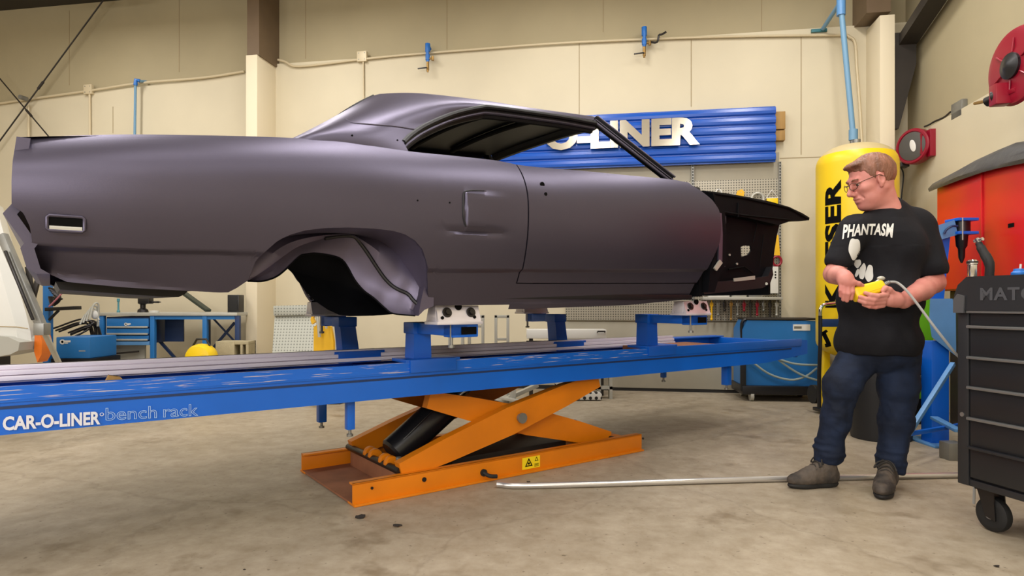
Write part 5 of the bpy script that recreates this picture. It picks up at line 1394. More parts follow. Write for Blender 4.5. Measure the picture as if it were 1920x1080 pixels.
# blue workbench with drawers
Y_ = 7.35
def w7(px, py, dy=0): return P(px, py, Y_ + dy)
t = thing('workbench', 'blue steel workbench with a drawer unit along the back wall at left', 'workbench', WORLD, (w7(300, 700).x, Y_ + .3, 0))
part('top', MB().box(w7(188, 0).x, w7(446, 0).x, Y_ - .02, Y_ + .6, w7(0, 592).z, w7(0, 586).z, .004), M['light_metal'], t)
part('apron', MB().box(w7(284, 0).x, w7(440, 0).x, Y_ - .0, Y_ + .02, w7(0, 599).z, w7(0, 592).z), M['welder_blue'], t)
for px in (187, 282, 380, 441):
    m_ = M['welder_blue'] if px < 441 else M['blue_dk']; x = w7(px, 0).x; wd_ = .05
    part('leg', MB().box(x, x + wd_, Y_ - .01, Y_ + .04, 0, w7(0, 592).z, .003), m_, t)
for px in (345, 441): part('leg', MB().box(w7(px, 0).x, w7(px, 0).x + .05, Y_ + .5, Y_ + .55, 0, w7(0, 592).z, .003), M['blue_dk'], t)
part('drawer_unit', MB().box(w7(198, 0).x, w7(281, 0).x, Y_ + .02, Y_ + .5, w7(0, 644).z, w7(0, 594).z, .003), M['blue_dk'], t)
for y0, y1 in ((597, 613), (616, 626), (629, 637)):
    d_ = part('drawer', MB().box(w7(200, 0).x, w7(279, 0).x, Y_ - .005, Y_ + .02, w7(0, y1).z, w7(0, y0).z, .003), M['welder_blue'], t)
    part('drawer_pull', MB().box(w7(201, 0).x, w7(278, 0).x, Y_ - .02, Y_ - .004, w7(0, y1 + 1.5).z, w7(0, y1 - 1.5).z, .002), M['light_metal'], d_)
    if y0 == 597: emblem(236, 608, Y_ - .006, .018, d_, M['white'])
part('drawer_plinth', MB().box(w7(200, 0).x, w7(281, 0).x, Y_ - .01, Y_ + .02, w7(0, 647).z, w7(0, 640).z, .003), M['blue_lt'], t)
part('modesty_panel', MB().box(w7(287, 0).x, w7(323, 0).x, Y_ + .25, Y_ + .27, w7(0, 643).z, w7(0, 598).z), M['blue_dk'], t)
part('brace', MB().beam(w7(300, 640, .3), w7(345, 690, .3), .03, .03).beam(w7(395, 592, .4), w7(440, 640, .4), .015, .02).beam(w7(440, 605, .4), w7(400, 652, .4), .02, .03), M['blue_dk'], t)
part('under_shelf', MB().box(w7(204, 0).x, w7(262, 0).x, Y_ + .1, Y_ + .13, w7(0, 690).z, w7(0, 648).z), M['light_metal'], t)
part('rod', MB().beam(w7(205, 664, .05), w7(260, 659, .05), .02, .02), M['dark_steel'], t)
zt = w7(0, 586).z
q_ = w7(289, 584, .1); single('white_cup', 'small white lid lying on the blue workbench top', 'lid', WORLD, (q_.x, Y_ + .1, zt), MB().lathe((q_.x, Y_ + .1, zt), (0, 0, 1), [(.0, 0), (.05, 0), (.055, .02), (.0, .022)], n=18), M['white'])
q_ = w7(222, 575, .1); single('spray_can', 'slim teal bottle standing on the blue workbench', 'bottle', WORLD, (q_.x, Y_ + .1, zt), MB().lathe((q_.x, Y_ + .1, zt), (0, 0, 1), [(.0, 0), (.018, 0), (.018, .02), (.010, .03), (.010, .12), (.016, .13), (.016, .16), (0, .165)], n=14), mat('teal', '4d8a94', .4))
q_ = w7(268, 575, .15)
t = thing('bench_vice', 'dark bench vice on the blue workbench below the trunk floor', 'vice', WORLD, (q_.x, Y_ + .15, zt))
part('base', MB().lathe((q_.x, Y_ + .15, zt), (0, 0, 1), [(.06, 0), (.055, .03), (.03, .05), (.03, .09), (.045, .1)], n=16), M['dark_bolt'], t); part('jaw', MB().box(q_.x - .035, q_.x + .10, Y_ + .1, Y_ + .2, zt + .1, zt + .17, .01), M['dark_bolt'], t)
part('screw', MB().cyl((q_.x + .1, Y_ + .15, zt + .12), (q_.x + .19, Y_ + .15, zt + .12), .012, n=10).cyl((q_.x + .17, Y_ + .08, zt + .12), (q_.x + .17, Y_ + .22, zt + .12), .006, n=8), M['dark_bolt'], t)
# black box and diagonal support at the end of the bench
a, b = P(430, 553, 7.5), P(451, 586, 7.5)
t = thing('black_speaker', 'small black speaker box on the right end of the workbench', 'speaker', WORLD, (a.x, 7.5, b.z)); part('case', MB().box(a.x, b.x, 7.45, 7.6, zt, a.z, .006), M['black'], t)
part('grille', MB().box(a.x + .012, b.x - .012, 7.444, 7.452, zt + .02, a.z - .012, .002), M['black_matte'], t)
t0, t1 = P(349, 556, 7.2), P(393, 588, 7.45)
single('angle_bar', 'dark green angle bar leaning across the workbench under the car', 'bar', WORLD, (t1.x, 7.45, zt), MB().beam(Vector((t1.x, 7.42, zt + .02)), P(332, 540, 7.75), .07, .03, .003), mat('dark_green', '2c352c', .5))
# yellow portable tank
Y_ = 6.78; c = P(378, 668, Y_)
t = thing('yellow_can', 'round yellow portable air can on the floor under the workbench', 'air can', WORLD, (c.x, Y_, 0))
zc_ = c.z; part('drum', MB().lathe((c.x, Y_ - .12, zc_ - .02), (0, 1, 0), [(.05, 0), (.13, .02), (.15, .06), (.155, .12), (.15, .18), (.13, .22), (.05, .24)], n=32), M['yellow'], t)
part('stand', MB().box(c.x - .13, c.x + .13, Y_ - .1, Y_ + .1, 0, zc_ - .16, .01), M['yellow2'], t); part('handle', MB().tube([(c.x - .09, Y_, zc_ + .11), (c.x - .05, Y_, zc_ + .18), (c.x + .05, Y_, zc_ + .18), (c.x + .09, Y_, zc_ + .11)], .012, n=8), M['dark_bolt'], t)
# concrete block
Y_ = 7.1; a, b = P(404, 640, Y_), P(466, 672, Y_)
mb = MB(); x0, x1, z1 = a.x, b.x, a.z; z0 = z1 - .20
M_ = M['concrete']
t = thing('hollow_block', 'pale hollow block with two dark openings standing beside the boxed column', 'block', WORLD, ((x0 + x1) / 2, Y_, 0))
mb.box(x0, x0 + .21, Y_, Y_ + .2, z0, z1, .004); mb.box(x0 + .21, x1, Y_, Y_ + .2, z1 - .035, z1, .002); mb.box(x0 + .21, x1, Y_, Y_ + .2, z0, z0 + .05, .002); mb.box(x0 + .275, x0 + .30, Y_, Y_ + .2, z0 + .05, z1 - .035); mb.box(x1 - .03, x1, Y_, Y_ + .2, z0 + .05, z1 - .035)
mb.box(x0 + .2, x1, Y_ + .18, Y_ + .2, z0, z1); part('block_body', mb, M_, t); part('pallet', MB().box(x0 - .03, x1 + .02, Y_ - .02, Y_ + .22, 0, z0 - .001, .004), M['wood'], t)
# louvred panel leaning at the column
Y_ = 6.7
pa, pb, pc_, pd = P(516, 575, Y_ + .25), P(588, 572, Y_ + .25), P(602, 700, Y_), P(506, 700, Y_)
pz = P(0, 740, Y_).z
gA = [P(506, 748, Y_), P(604, 748, Y_)], [P(516, 588, Y_ + .3), P(592, 586, Y_ + .3)]
pn = MB(); n0 = Vector((0, -1, .4)).normalized() * .012
qv = [gA[0][0], gA[0][1], gA[1][1], gA[1][0]]; pn.add([p for p in qv] + [p + n0 for p in qv], [(0, 1, 2, 3), (7, 6, 5, 4), (0, 4, 5, 1), (1, 5, 6, 2), (2, 6, 7, 3), (3, 7, 4, 0)])
t = thing('louvred_panel', 'grey louvred tool panel leaning by the boxed column', 'panel', WORLD, tuple(P(555, 748, Y_)))
part('sheet', pn, M['louvre'], t, ang=0)
tp = [gA[1][0], gA[1][1]]; part('top_bin', MB().beam(tp[0] + Vector((0, 0, .03)), tp[1] + Vector((0, 0, .03)), .12, .11, .01), M['louvre'], t)
# yellow machine part beside the far tower
Y_ = 6.4
def y9(px, py, dy=0): return P(px, py, Y_ + dy)
t = thing('yellow_puller', 'yellow steel pulling unit standing behind the bench beside the far clamp tower', 'pulling unit', WORLD, (y9(605, 0).x, Y_, 0))
part('plate', MB().prism([(588, 613), (598, 606), (620, 612), (625, 640), (626, 745), (588, 745)], Y_, Y_ + .06, lambda a, b, c: tuple(P(a, b, Y_) + Vector((0, c - Y_, 0)))), M['yellow2'], t)
part('plate', MB().prism([(628, 610), (638, 612), (642, 650), (642, 745), (630, 745)], Y_ + .1, Y_ + .16, lambda a, b, c: tuple(P(a, b, Y_) + Vector((0, c - Y_, 0)))), M['yellow2'], t)
part('toothed_bar', MB().prism([(584, 572), (590, 575), (587, 582), (592, 588), (588, 596), (592, 604), (586, 608), (583, 600), (586, 590)], Y_ - .02, Y_ + .03, lambda a, b, c: tuple(P(a, b, Y_) + Vector((0, c - Y_, 0)))), M['yellow2'], t)
part('chrome_rod', MB().cyl(y9(599, 632, -.05), y9(594, 574, -.05), .016, n=10).cyl(y9(612, 616, -.05), y9(611, 590, -.05), .012, n=10), M['light_metal'], t)
part('foot', MB().box(y9(585, 0).x, y9(644, 0).x, Y_ - .1, Y_ + .25, 0, .13, .01), M['dark_steel'], t)
# debris on the floor
for k, (px, py, s, lab) in enumerate(((675, 970, .022, 'dry leaf scrap on the floor in front of the orange lift'), (745, 986, .018, 'small dark scrap on the floor right of the leaf scrap'), (1869, 1061, .012, 'small dark crumb on the floor below the caster'), (458, 1067, .006, 'tiny black crumb on the floor at lower left'), (991, 903, .010, 'small dark clip on the floor beside the conduit'))):
    x, y = WORLD.rz(px, py, .004)
    mb = MB(); rnd = random.Random(k + 5); n_ = 9
    ring = [Vector((x + s * (1 + rnd.uniform(-.4, .4)) * math.cos(a), y + s * .6 * (1 + rnd.uniform(-.4, .4)) * math.sin(a), .001 + rnd.uniform(0, s * .35))) for a in [6.283 * i / n_ for i in range(n_)]]
    ring2 = [p + Vector((0, 0, s * .3)) for p in ring]; mb.grid([ring, ring2], close_v=True); mb.add(ring, [tuple(range(n_ - 1, -1, -1))]); mb.add(ring2, [tuple(range(n_))])
    single('floor_scrap', lab, 'scrap', WORLD, (x, y, 0), mb, M['grit'], 'scraps on the floor')
# ================================================================== the man
class Field:
    """a signed distance field on a grid, blended from simple solids and turned into one continuous surface"""
    def __init__(s, lo, hi, h):
        s.lo = np.array(lo, float); s.h = h
        s.n = np.ceil((np.array(hi, float) - s.lo) / h).astype(int) + 1
        s.D = np.full(s.n, 0.25, np.float32)
    def _blk(s, lo, hi):
        a = np.clip(np.floor((np.array(lo) - s.lo) / s.h).astype(int), 0, s.n - 1); b = np.clip(np.ceil((np.array(hi) - s.lo) / s.h).astype(int) + 1, 1, s.n)
        sl = tuple(slice(a[i], b[i]) for i in range(3))
        g = np.meshgrid(*[(s.lo[i] + s.h * np.arange(a[i], b[i])).astype(np.float32) for i in range(3)], indexing='ij')
        return sl, np.stack(g, -1)
    def op(s, f, lo, hi, k, mode='add'):
        m = .03 + k
        sl, p = s._blk(np.array(lo) - m, np.array(hi) + m)
        if p.size == 0: return
        d = f(p); a = s.D[sl]
        if mode == 'add': hh = np.maximum(k - np.abs(a - d), 0) / max(k, 1e-6); r = np.minimum(a, d) - hh * hh * k * .25
        else:
            d = -d; hh = np.maximum(k - np.abs(a - d), 0) / max(k, 1e-6); r = np.maximum(a, d) + hh * hh * k * .25
        s.D[sl] = r
    def cap(s, a, b, ra, rb=None, k=.015, mode='add'):
        rb = ra if rb is None else rb
        a, b = np.array(a, np.float32), np.array(b, np.float32); ba = b - a; L2 = float(ba @ ba) + 1e-9
        def f(p):
            t = np.clip(((p - a) @ ba) / L2, 0, 1)
            return np.linalg.norm(p - a - t[..., None] * ba, axis=-1) - (ra + (rb - ra) * t)
        r = max(ra, rb); s.op(f, np.minimum(a, b) - r, np.maximum(a, b) + r, k, mode)
    def chain(s, pts, rs, k=.012, mode='add'):
        for i in range(len(pts) - 1): s.cap(pts[i], pts[i + 1], rs[i], rs[i + 1], k, mode)
    def ell(s, c, r, axes=None, k=.02, mode='add'):
        c = np.array(c, np.float32); r = np.array(r, np.float32); A = np.eye(3, dtype=np.float32) if axes is None else np.array(axes, np.float32)
        def f(p):
            q = (p - c) @ A.T; k0 = np.linalg.norm(q / r, axis=-1); k1 = np.linalg.norm(q / (r * r), axis=-1) + 1e-9
            return k0 * (k0 - 1) / k1
        R_ = float(r.max()); s.op(f, c - R_, c + R_, k, mode)
    def cut(s, pt, n_):          # keep the side the normal points away from
        n_ = np.array(n_, np.float32); n_ = n_ / np.linalg.norm(n_)
        for i in range(s.n[0]):
            g = np.meshgrid(*[(s.lo[j] + s.h * np.arange(s.n[j])).astype(np.float32) for j in (1, 2)], indexing='ij')
            d = (s.lo[0] + s.h * i - pt[0]) * n_[0] + (g[0] - pt[1]) * n_[1] + (g[1] - pt[2]) * n_[2]
            s.D[i] = np.maximum(s.D[i], d)
    def pts(s):
        return np.stack(np.meshgrid(*[(s.lo[i] + s.h * np.arange(s.n[i])).astype(np.float32) for i in range(3)], indexing='ij'), -1)
    def mesh(s):
        D = s.D.copy()
        for ax in range(3):
            ix = [slice(None)] * 3; ix[ax] = 0; D[tuple(ix)] = .1; ix[ax] = -1; D[tuple(ix)] = .1
        S = D < 0; nx, ny, nz = D.shape; C = (nx - 1, ny - 1, nz - 1)
        acc = np.zeros(C + (3,), np.float32); cnt = np.zeros(C, np.int16); fl = []
        for ax in range(3):
            i0 = [slice(None)] * 3; i1 = [slice(None)] * 3; i0[ax] = slice(0, -1); i1[ax] = slice(1, None)
            cr = np.argwhere(S[tuple(i0)] != S[tuple(i1)])
            e = np.zeros(3, int); e[ax] = 1; q = cr + e
            d0 = D[cr[:, 0], cr[:, 1], cr[:, 2]]; d1 = D[q[:, 0], q[:, 1], q[:, 2]]; t = d0 / (d0 - d1)
            pos = cr.astype(np.float32); pos[:, ax] += t
            o1, o2 = [a for a in range(3) if a != ax]
            ring = []
            for a, b in ((-1, -1), (0, -1), (0, 0), (-1, 0)):
                c = cr.copy(); c[:, o1] += a; c[:, o2] += b; ring.append(c)
                np.add.at(acc, (c[:, 0], c[:, 1], c[:, 2]), pos); np.add.at(cnt, (c[:, 0], c[:, 1], c[:, 2]), 1)
            sg = S[cr[:, 0], cr[:, 1], cr[:, 2]]
            if ax == 1: sg = ~sg
            fl.append((ring, sg))
        idx = -np.ones(C, np.int64); m = cnt > 0; idx[m] = np.arange(m.sum())
        V = acc[m] / cnt[m][:, None] * s.h + s.lo
        Fs = []
        for ring, sg in fl:
            q = np.stack([idx[c[:, 0], c[:, 1], c[:, 2]] for c in ring], 1)
            q[~sg] = q[~sg][:, ::-1]; Fs.append(q)
        return V, np.concatenate(Fs)
from mathutils import noise as mnoise
def field_part(name, fld, m, parent, disp=None, smooth=2, cls=None, label=None):
    V, Q = fld.mesh()
    me = bpy.data.meshes.new(name); me.from_pydata(V.tolist(), [], Q.tolist())
    E = np.array([e.vertices[:] for e in me.edges])
    for _ in range(smooth):
        a = np.zeros_like(V); c = np.zeros(len(V)); np.add.at(a, E[:, 0], V[E[:, 1]]); np.add.at(a, E[:, 1], V[E[:, 0]]); np.add.at(c, E[:, 0], 1); np.add.at(c, E[:, 1], 1)
        V = V * .5 + a / c[:, None] * .5
    me.vertices.foreach_set('co', V.astype(np.float32).ravel()); me.update()
    if disp:
        N = np.zeros(len(V) * 3, np.float32); me.vertices.foreach_get('normal', N); N = N.reshape(-1, 3)
        V = V + N * np.array([disp(Vector(v)) for v in V])[:, None]
    b = np.array(BASE[parent]) if parent is not None else np.zeros(3)
    me.vertices.foreach_set('co', (V - b).astype(np.float32).ravel()); me.update()
    me.polygons.foreach_set('use_smooth', [True] * len(me.polygons))
    for k in (m if isinstance(m, (list, tuple)) else [m]): me.materials.append(k)
    o = bpy.data.objects.new(name, me); COL.objects.link(o)
    if parent is not None: o.parent = parent; BASE[o] = Vector(b)
    if label: o['label'] = label
    return o, V
Y0 = 3.45
def J(px, py, d=0.0): return np.array(P(px, py, Y0 + d))
M['skin'] = mat('skin', 'cd8c80', .5, c2='b4685f', scale=9, thr=(.35, .75), bump=.05, bscale=120)
M['hair'] = mat('hair', '91604a', .55, c2='5e3c2b', scale=22, thr=(.3, .7), stretch=(1, 1, .35), bump=.6, bscale=70)
M['shirt'] = mat('shirt_black', '15151a', .85, var=.15, scale=6, bump=.15, bscale=40, spec=.25)
M['jeans'] = mat('jeans_denim', '1a2740', .8, c2='0e1626', scale=7, thr=(.35, .68), bump=.2, bscale=60, spec=.3)
M['shoe'] = mat('shoe_grey_brown', '544a40', .75, c2='2f2a26', scale=14, thr=(.4, .65), bump=.3, bscale=60)
M['sole'] = mat('shoe_sole', '1c1b1a', .7)
M['lace'] = mat('shoe_lace', '2e2a26', .8)
M['eye'] = mat('eye_white', 'd8d2cc', .25)
M['iris'] = mat('iris', '2a2420', .25)
M['lens_rim'] = mat('glasses_rim', '4a3a2c', .3, .7)
M['print'] = mat('shirt_print', 'cfcfca', .7)

man = bpy.data.objects.new('person', None); COL.objects.link(man); man.location = (P(1620, 0, Y0).x, Y0, 0); BASE[man] = Vector(man.location)
tag(man, 'man in black t-shirt, dark jeans and glasses holding a yellow control pendant, looking left', 'person')
# ---- head axes
yaw, pit, sH = R(1), R(17), 1.18
hf = np.array([-math.cos(yaw) * math.cos(pit), -math.sin(yaw) * math.cos(pit), -math.sin(pit)])
hl_ = np.array([math.sin(yaw), -math.cos(yaw), 0]); hu = np.cross(hf, hl_)
hO = J(1634, 339)
HA = np.stack([hf, hl_, hu])
def h(f, l, u): return hO + sH * (f * hf + l * hl_ + u * hu)
YC = 3.15                                # depth of the pendant
def K(px, py, d=0.0): return np.array(P(px, py, YC + d))
bf = Field((1.54, 2.98, .93), (2.40, 3.72, 1.83), .0032)
def hell(c, r, k=.02, mode='add', rot=None): bf.ell(h(*c), np.array(r) * sH, HA if rot is None else rot, k * sH, mode)
hell((-.012, 0, .03), (.098, .076, .088)); hell((.035, 0, -.03), (.053, .060, .085), .03); hell((.030, 0, -.072), (.050, .052, .040), .03)
hell((.072, 0, -.101), (.017, .022, .016), .02)
for s in (-1, 1):
    bf.cap(h(-.008, s * .056, -.045), h(.055, s * .026, -.098), .018 * sH, .014 * sH, .03)
    hell((.060, s * .042, -.022), (.026, .022, .020), .02)
    hell((.045, s * .035, -.065), (.03, .022, .025), .02)
bf.cap(h(.084, -.032, .022), h(.084, .032, .022), .012 * sH, None, .018)
for s in (-1, 1): hell((.096, s * .030, .002), (.017, .0155, .0115), .012, 'sub')
bf.cap(h(.093, 0, .010), h(.115, 0, -.032), .0075 * sH, .0125 * sH, .012); bf.cap(h(.098, -.009, -.038), h(.098, .009, -.038), .0105 * sH, None, .010)
hell((.089, 0, -.0595), (.0125, .025, .0075), .008); hell((.086, 0, -.0745), (.0125, .021, .0085), .008)
bf.cap(h(.102, -.021, -.0675), h(.102, .021, -.0675), .0035 * sH, None, .004, 'sub')
for s in (-1, 1):      # ears
    bf.ell(h(.004, s * .080, -.004), np.array((.018, .010, .029)) * sH, HA, .008)
    bf.ell(h(.006, s * .089, -.002), np.array((.0105, .008, .019)) * sH, HA, .004, 'sub')
    bf.ell(h(.010, s * .078, -.032), np.array((.009, .007, .011)) * sH, HA, .008)
bf.cap(h(-.028, 0, -.045), J(1660, 405, .03), .066, .080, .03)
hell((.01, 0, -.095), (.05, .045, .03), .04)                         # under the chin
for s in (-1, 1):
    bf.cap(h(.087, s * .018, .0095), h(.078, s * .045, .0075), .0062 * sH, .0058 * sH, .006); bf.cap(h(.086, s * .018, -.0065), h(.077, s * .044, -.0065), .0052 * sH, .0052 * sH, .006)
for s in (-1, 1): bf.cap(h(.098, s * .020, -.036), h(.078, s * .036, -.064), .004 * sH, .003 * sH, .012, 'sub')
# trunk core that joins neck and arms inside the shirt
bf.cap(J(1660, 405, .03), J(1655, 500, .03), .09, .12, .03)
sR, sL = J(1600, 436, -.04), J(1722, 432, .05)
bf.cap(J(1655, 440, .03), sR, .07, .06, .03); bf.cap(J(1655, 440, .03), sL, .07, .06, .03)
eR, eL = J(1563, 514, -.06), J(1751, 530, -.02)
wR, wL = K(1582, 519, .035), K(1694, 564, .035)
bf.cap(sR, eR, .052, .048, .02); bf.cap(sL, eL, .060, .054, .02)
mR = (eR * .6 + wR * .4); mL = (eL * .6 + wL * .4)
bf.chain([eR, mR, wR], [.047, .045, .034], .02); bf.chain([eL, mL, wL], [.052, .054, .036], .02)
# ---- right hand (at the left end of the pendant): back of the hand towards us, fingers hooked down behind its end
bf.chain([wR, K(1585, 522, .01), K(1591, 532, -.005)], [.036, .034, .026], .015)
bf.ell(K(1586, 528, .0), (.036, .028, .034), None, .02)
for kn, pj, dj, r in (((1597, 533, -.012), (1598, 547, -.024), (1596, 560, -.016), .0112), ((1590, 536, -.014), (1590.5, 551, -.026), (1588, 564, -.014), .0115), ((1583, 536, -.010), (1583, 550, -.020), (1581, 562, -.010), .0108), ((1577, 533, -.002), (1576.0, 545, -.010), (1576, 555, -.004), .0095)):
    bf.chain([K(*kn), K(*pj), K(*dj)], [r * 1.15, r * 1.02, r * .86], .004)
bf.chain([K(1589, 523, -.005), K(1600, 529, -.018), K(1610, 532, -.02), K(1617, 535.5, -.012)], [.017, .0135, .012, .010], .007)
# ---- left hand under and round the pendant: palm at its right end, four fingers across the face towards us
bf.chain([wL, K(1680, 562, .015), K(1668, 561, .005)], [.036, .036, .032], .015)
bf.ell(K(1670, 560, .005), (.040, .028, .036), None, .02)
for a_, b_, c_, d_, r in (((1662, 553, -.022), (1646, 555, -.050), (1633, 553, -.050), (1622.5, 549.5, -.044), .0112), ((1658, 560, -.022), (1638, 562.5, -.050), (1624, 560.5, -.050), (1613, 557, -.044), .0115), ((1656, 567, -.020), (1636, 569, -.044), (1622, 567.5, -.046), (1611, 564, -.040), .0108), ((1656, 573, -.012), (1642, 576, -.032), (1630, 575, -.036), (1619, 571.5, -.032), .0094)):
    bf.chain([K(*a_), K(*b_), K(*c_), K(*d_)], [r * 1.25, r * 1.08, r, r * .88], .004)
bf.chain([K(1676, 553, -.006), K(1667, 543, -.022), K(1660, 540, -.026), K(1655, 545, -.026)], [.018, .0142, .0125, .0105], .006)
body, bv = field_part('body', bf, M['skin'], man, smooth=2)
# ---- eyes, glasses, hair
for s in (-1, 1):
    e = MB().ell(Vector(h(.0755, s * .030, .002)), .0112 * sH, 16, 12); ey = part('eye', e, M['eye'], man)
    g_ = Vector(hf * .9 - hu * .25 + hl_ * 0.0 ).normalized(); c_ = Vector(h(.0755, s * .030, .002))
    part('iris', MB().ell(c_ + g_ * .0125 * sH * .72, .0068 * sH, 12, 8), M['iris'], ey)
    part('eyebrow', MB().tube([Vector(h(.094, s * .012, .021)), Vector(h(.096, s * .028, .026)), Vector(h(.084, s * .046, .022))], .0042 * sH, n=6, smooth=3), M['hair'], man)
gl = None
rims = []
for s in (-1, 1):
    pts = []
    for k in range(22):
        a = 2 * math.pi * k / 22; dl, du = .0225 * math.cos(a), .0155 * math.sin(a)
        pts.append(Vector(h(.112 - .35 * max(0, abs(s * .032 + dl) - .02), s * .032 + dl, -.002 + du)))
    rims.append(MB().tube(pts, .0016, n=6, closed=True))
gl = part('glasses', rims[0], M['lens_rim'], man); part('rim', rims[1], M['lens_rim'], gl)
part('bridge', MB().tube([Vector(h(.110, -.010, .003)), Vector(h(.116, 0, .007)), Vector(h(.110, .010, .003))], .0016, n=6), M['lens_rim'], gl)
for s in (-1, 1): part('temple_arm', MB().tube([Vector(h(.100, s * .054, .006)), Vector(h(.070, s * .072, .010)), Vector(h(.012, s * .085, .016)), Vector(h(-.012, s * .087, .0))], .0018, n=6), M['lens_rim'], gl)
hfld = Field(hO - .19, hO + .19, .0032)
hfld.ell(h(-.016, 0, .033), np.array((.1025, .0805, .0925)) * sH, HA, 0)
hfld.ell(h(.060, 0, .088), np.array((.040, .054, .017)) * sH, HA, .02)
hp_ = (hfld.pts() - hO.astype(np.float32)) / sH; ff, uu, ll = hp_ @ hf.astype(np.float32), hp_ @ hu.astype(np.float32), hp_ @ hl_.astype(np.float32)
line = np.interp(ff, [-.12, -.045, -.024, -.016, .014, .022, .036, .050, .075, .095, .13], [-.092, -.088, -.06, .020, .030, -.004, .012, .050, .060, .072, .075]) + .004 * np.sin(ff * 260) + .003 * np.sin(ll * 190)
hfld.D = np.maximum(hfld.D, (line - uu) * sH * .8).astype(np.float32)
def hd(v): return .0024 * mnoise.noise(Vector((v.x * 70, v.y * 70, v.z * 22))) + .001 * mnoise.noise(v * 150)
field_part('hair', hfld, M['hair'], man, disp=hd, smooth=1)
# ---- t-shirt
tyaw = R(30); tf = np.array([-math.sin(tyaw), -math.cos(tyaw), 0]); tl = np.array([math.cos(tyaw), -math.sin(tyaw), 0]); TA = np.stack([tl, tf, np.array([0, 0, 1.])])
sf = Field((1.56, 3.10, .66), (2.42, 3.80, 1.62), .0045)
sf.ell(J(1655, 468, .03), (.215, .150, .19), TA, .05); sf.ell(J(1648, 560, .015), (.214, .168, .20), TA, .08); sf.ell(J(1646, 640, .02), (.216, .178, .15), TA, .08)
sf.cap(J(1606, 428, -.03), J(1718, 424, .05), .078, .086, .06); sf.cap(J(1656, 412, .03), J(1656, 440, .03), .095, .14, .05)
shR, shR2 = J(1598, 438, -.04), J(1571, 490, -.058); shL, shL2 = J(1724, 434, .05), J(1742, 502, -.005)
sf.cap(shR, shR2, .078, .066, .04); sf.cap(J(1668, 398, .06), J(1706, 414, .06), .062, .07, .05); sf.cap(J(1668, 396, .05), J(1672, 430, .04), .08, .1, .04); sf.cap(shL, shL2, .088, .088, .04)
for e_, s_, r in ((J(1565, 511, -.06), shR, 1), (J(1748, 526, -.01), shL, 1)):     # open sleeve ends
    d = (e_ - s_) / np.linalg.norm(e_ - s_); p0 = e_ - d * .018
    def f(p, p0=p0, d=d):
        q = p - p0; a = q @ d.astype(np.float32); rad = np.linalg.norm(q - a[..., None] * d, axis=-1); return np.maximum(np.maximum(-a, a - .16), rad - .12)
    sf.op(f, p0 - .14, p0 + .2, .004, 'sub')
sf.cut((0, 0, P(0, 664, Y0).z), (0, 0, -1))
nk0, nk1 = h(-.028, 0, -.045), J(1660, 405, .03)
sf.cut(J(1636, 395, -.07), (-.42, -.45, 1.0))
for e_, s_, r_ in ((J(1565, 511, -.06), shR, .055), (J(1748, 526, -.01), shL, .070)):
    d = (e_ - s_) / np.linalg.norm(e_ - s_); sf.cap(e_ - d * .06, e_ + d * .02, r_, r_, .004, 'sub')
def sd_(v):
    n_ = mnoise.noise(Vector((v.x * 9 + v.z * 5, v.y * 9, v.z * 7 - v.x * 4))) * .008 + mnoise.noise(Vector((v.x * 22, v.y * 22, v.z * 9))) * .004
    return n_ * (1.0 if v.z < 1.3 else .6)
shirt, _ = field_part('t_shirt', sf, M['shirt'], man, disp=sd_, smooth=3)
c0_ = Vector(J(1651, 390, .012)); nrm = Vector((-.26, -.34, 1)).normalized(); mm_ = rot_to(nrm)
# prints on the shirt
sm_e = shirt.data; SB = np.array(BASE[man])
sbvh = BVHTree.FromPolygons([tuple(Vector(v.co) + BASE[man]) for v in sm_e.vertices], [tuple(p.vertices) for p in sm_e.polygons])
def on_shirt(px, py):
    d = Vector(((px - CX) / F, 1, -(py - HY) / F)).normalized(); hit = sbvh.ray_cast(Vector((0, 0, 1)), d)
    if hit[0] is None: return Vector(P(px, py, Y0 - .15))
    return hit[0] - d * .0032
def refine(vs, fs, cuts):
    bm = bmesh.new(); vv = [bm.verts.new((v[0], v[1], 0)) for v in vs]
    for f in fs:
        try: bm.faces.new([vv[i] for i in f])
        except ValueError: pass
    bmesh.ops.triangulate(bm, faces=bm.faces[:])
    for _ in range(cuts):
        bmesh.ops.subdivide_edges(bm, edges=[e for e in bm.edges if e.calc_length() > 2.2], cuts=1, use_grid_fill=True)
        bmesh.ops.triangulate(bm, faces=bm.faces[:])
    bm.verts.index_update(); r = [v.co.copy() for v in bm.verts], [tuple(v.index for v in f.verts) for f in bm.faces]; bm.free(); return r
vs, fs = text_mesh('PHANTASM', 1.0, .035, shear=.22, spacing=1.04); vs = fit_text(vs, 97, 21)
vs, fs = refine(vs, fs, 4)
pts = []
for v in vs:
    t_ = v.x / 97; arch = 7.5 * (1 - (2 * t_ - 1) ** 2); tall = 1 + .35 * abs(2 * t_ - 1) ** 2
    pts.append(on_shirt(1579 + v.x, 449 - 2 * t_ - arch - v.y * tall))
part('shirt_lettering', MB().add(pts, fs), M['print'], shirt, ang=0, fix=False)
def blob(cx, cy, rx, ry, seed, tilt=0.0):
    rn = random.Random(seed); n_ = 36; ring = []
    for k in range(n_):
        a = 2 * math.pi * k / n_; q_ = 1 + .07 * math.sin(3 * a + seed) + .05 * math.sin(5 * a + 2 * seed); x, y = rx * q_ * math.cos(a), ry * q_ * math.sin(a)
        ring.append((cx + x * math.cos(tilt) - y * math.sin(tilt), cy + x * math.sin(tilt) + y * math.cos(tilt)))
    return ring
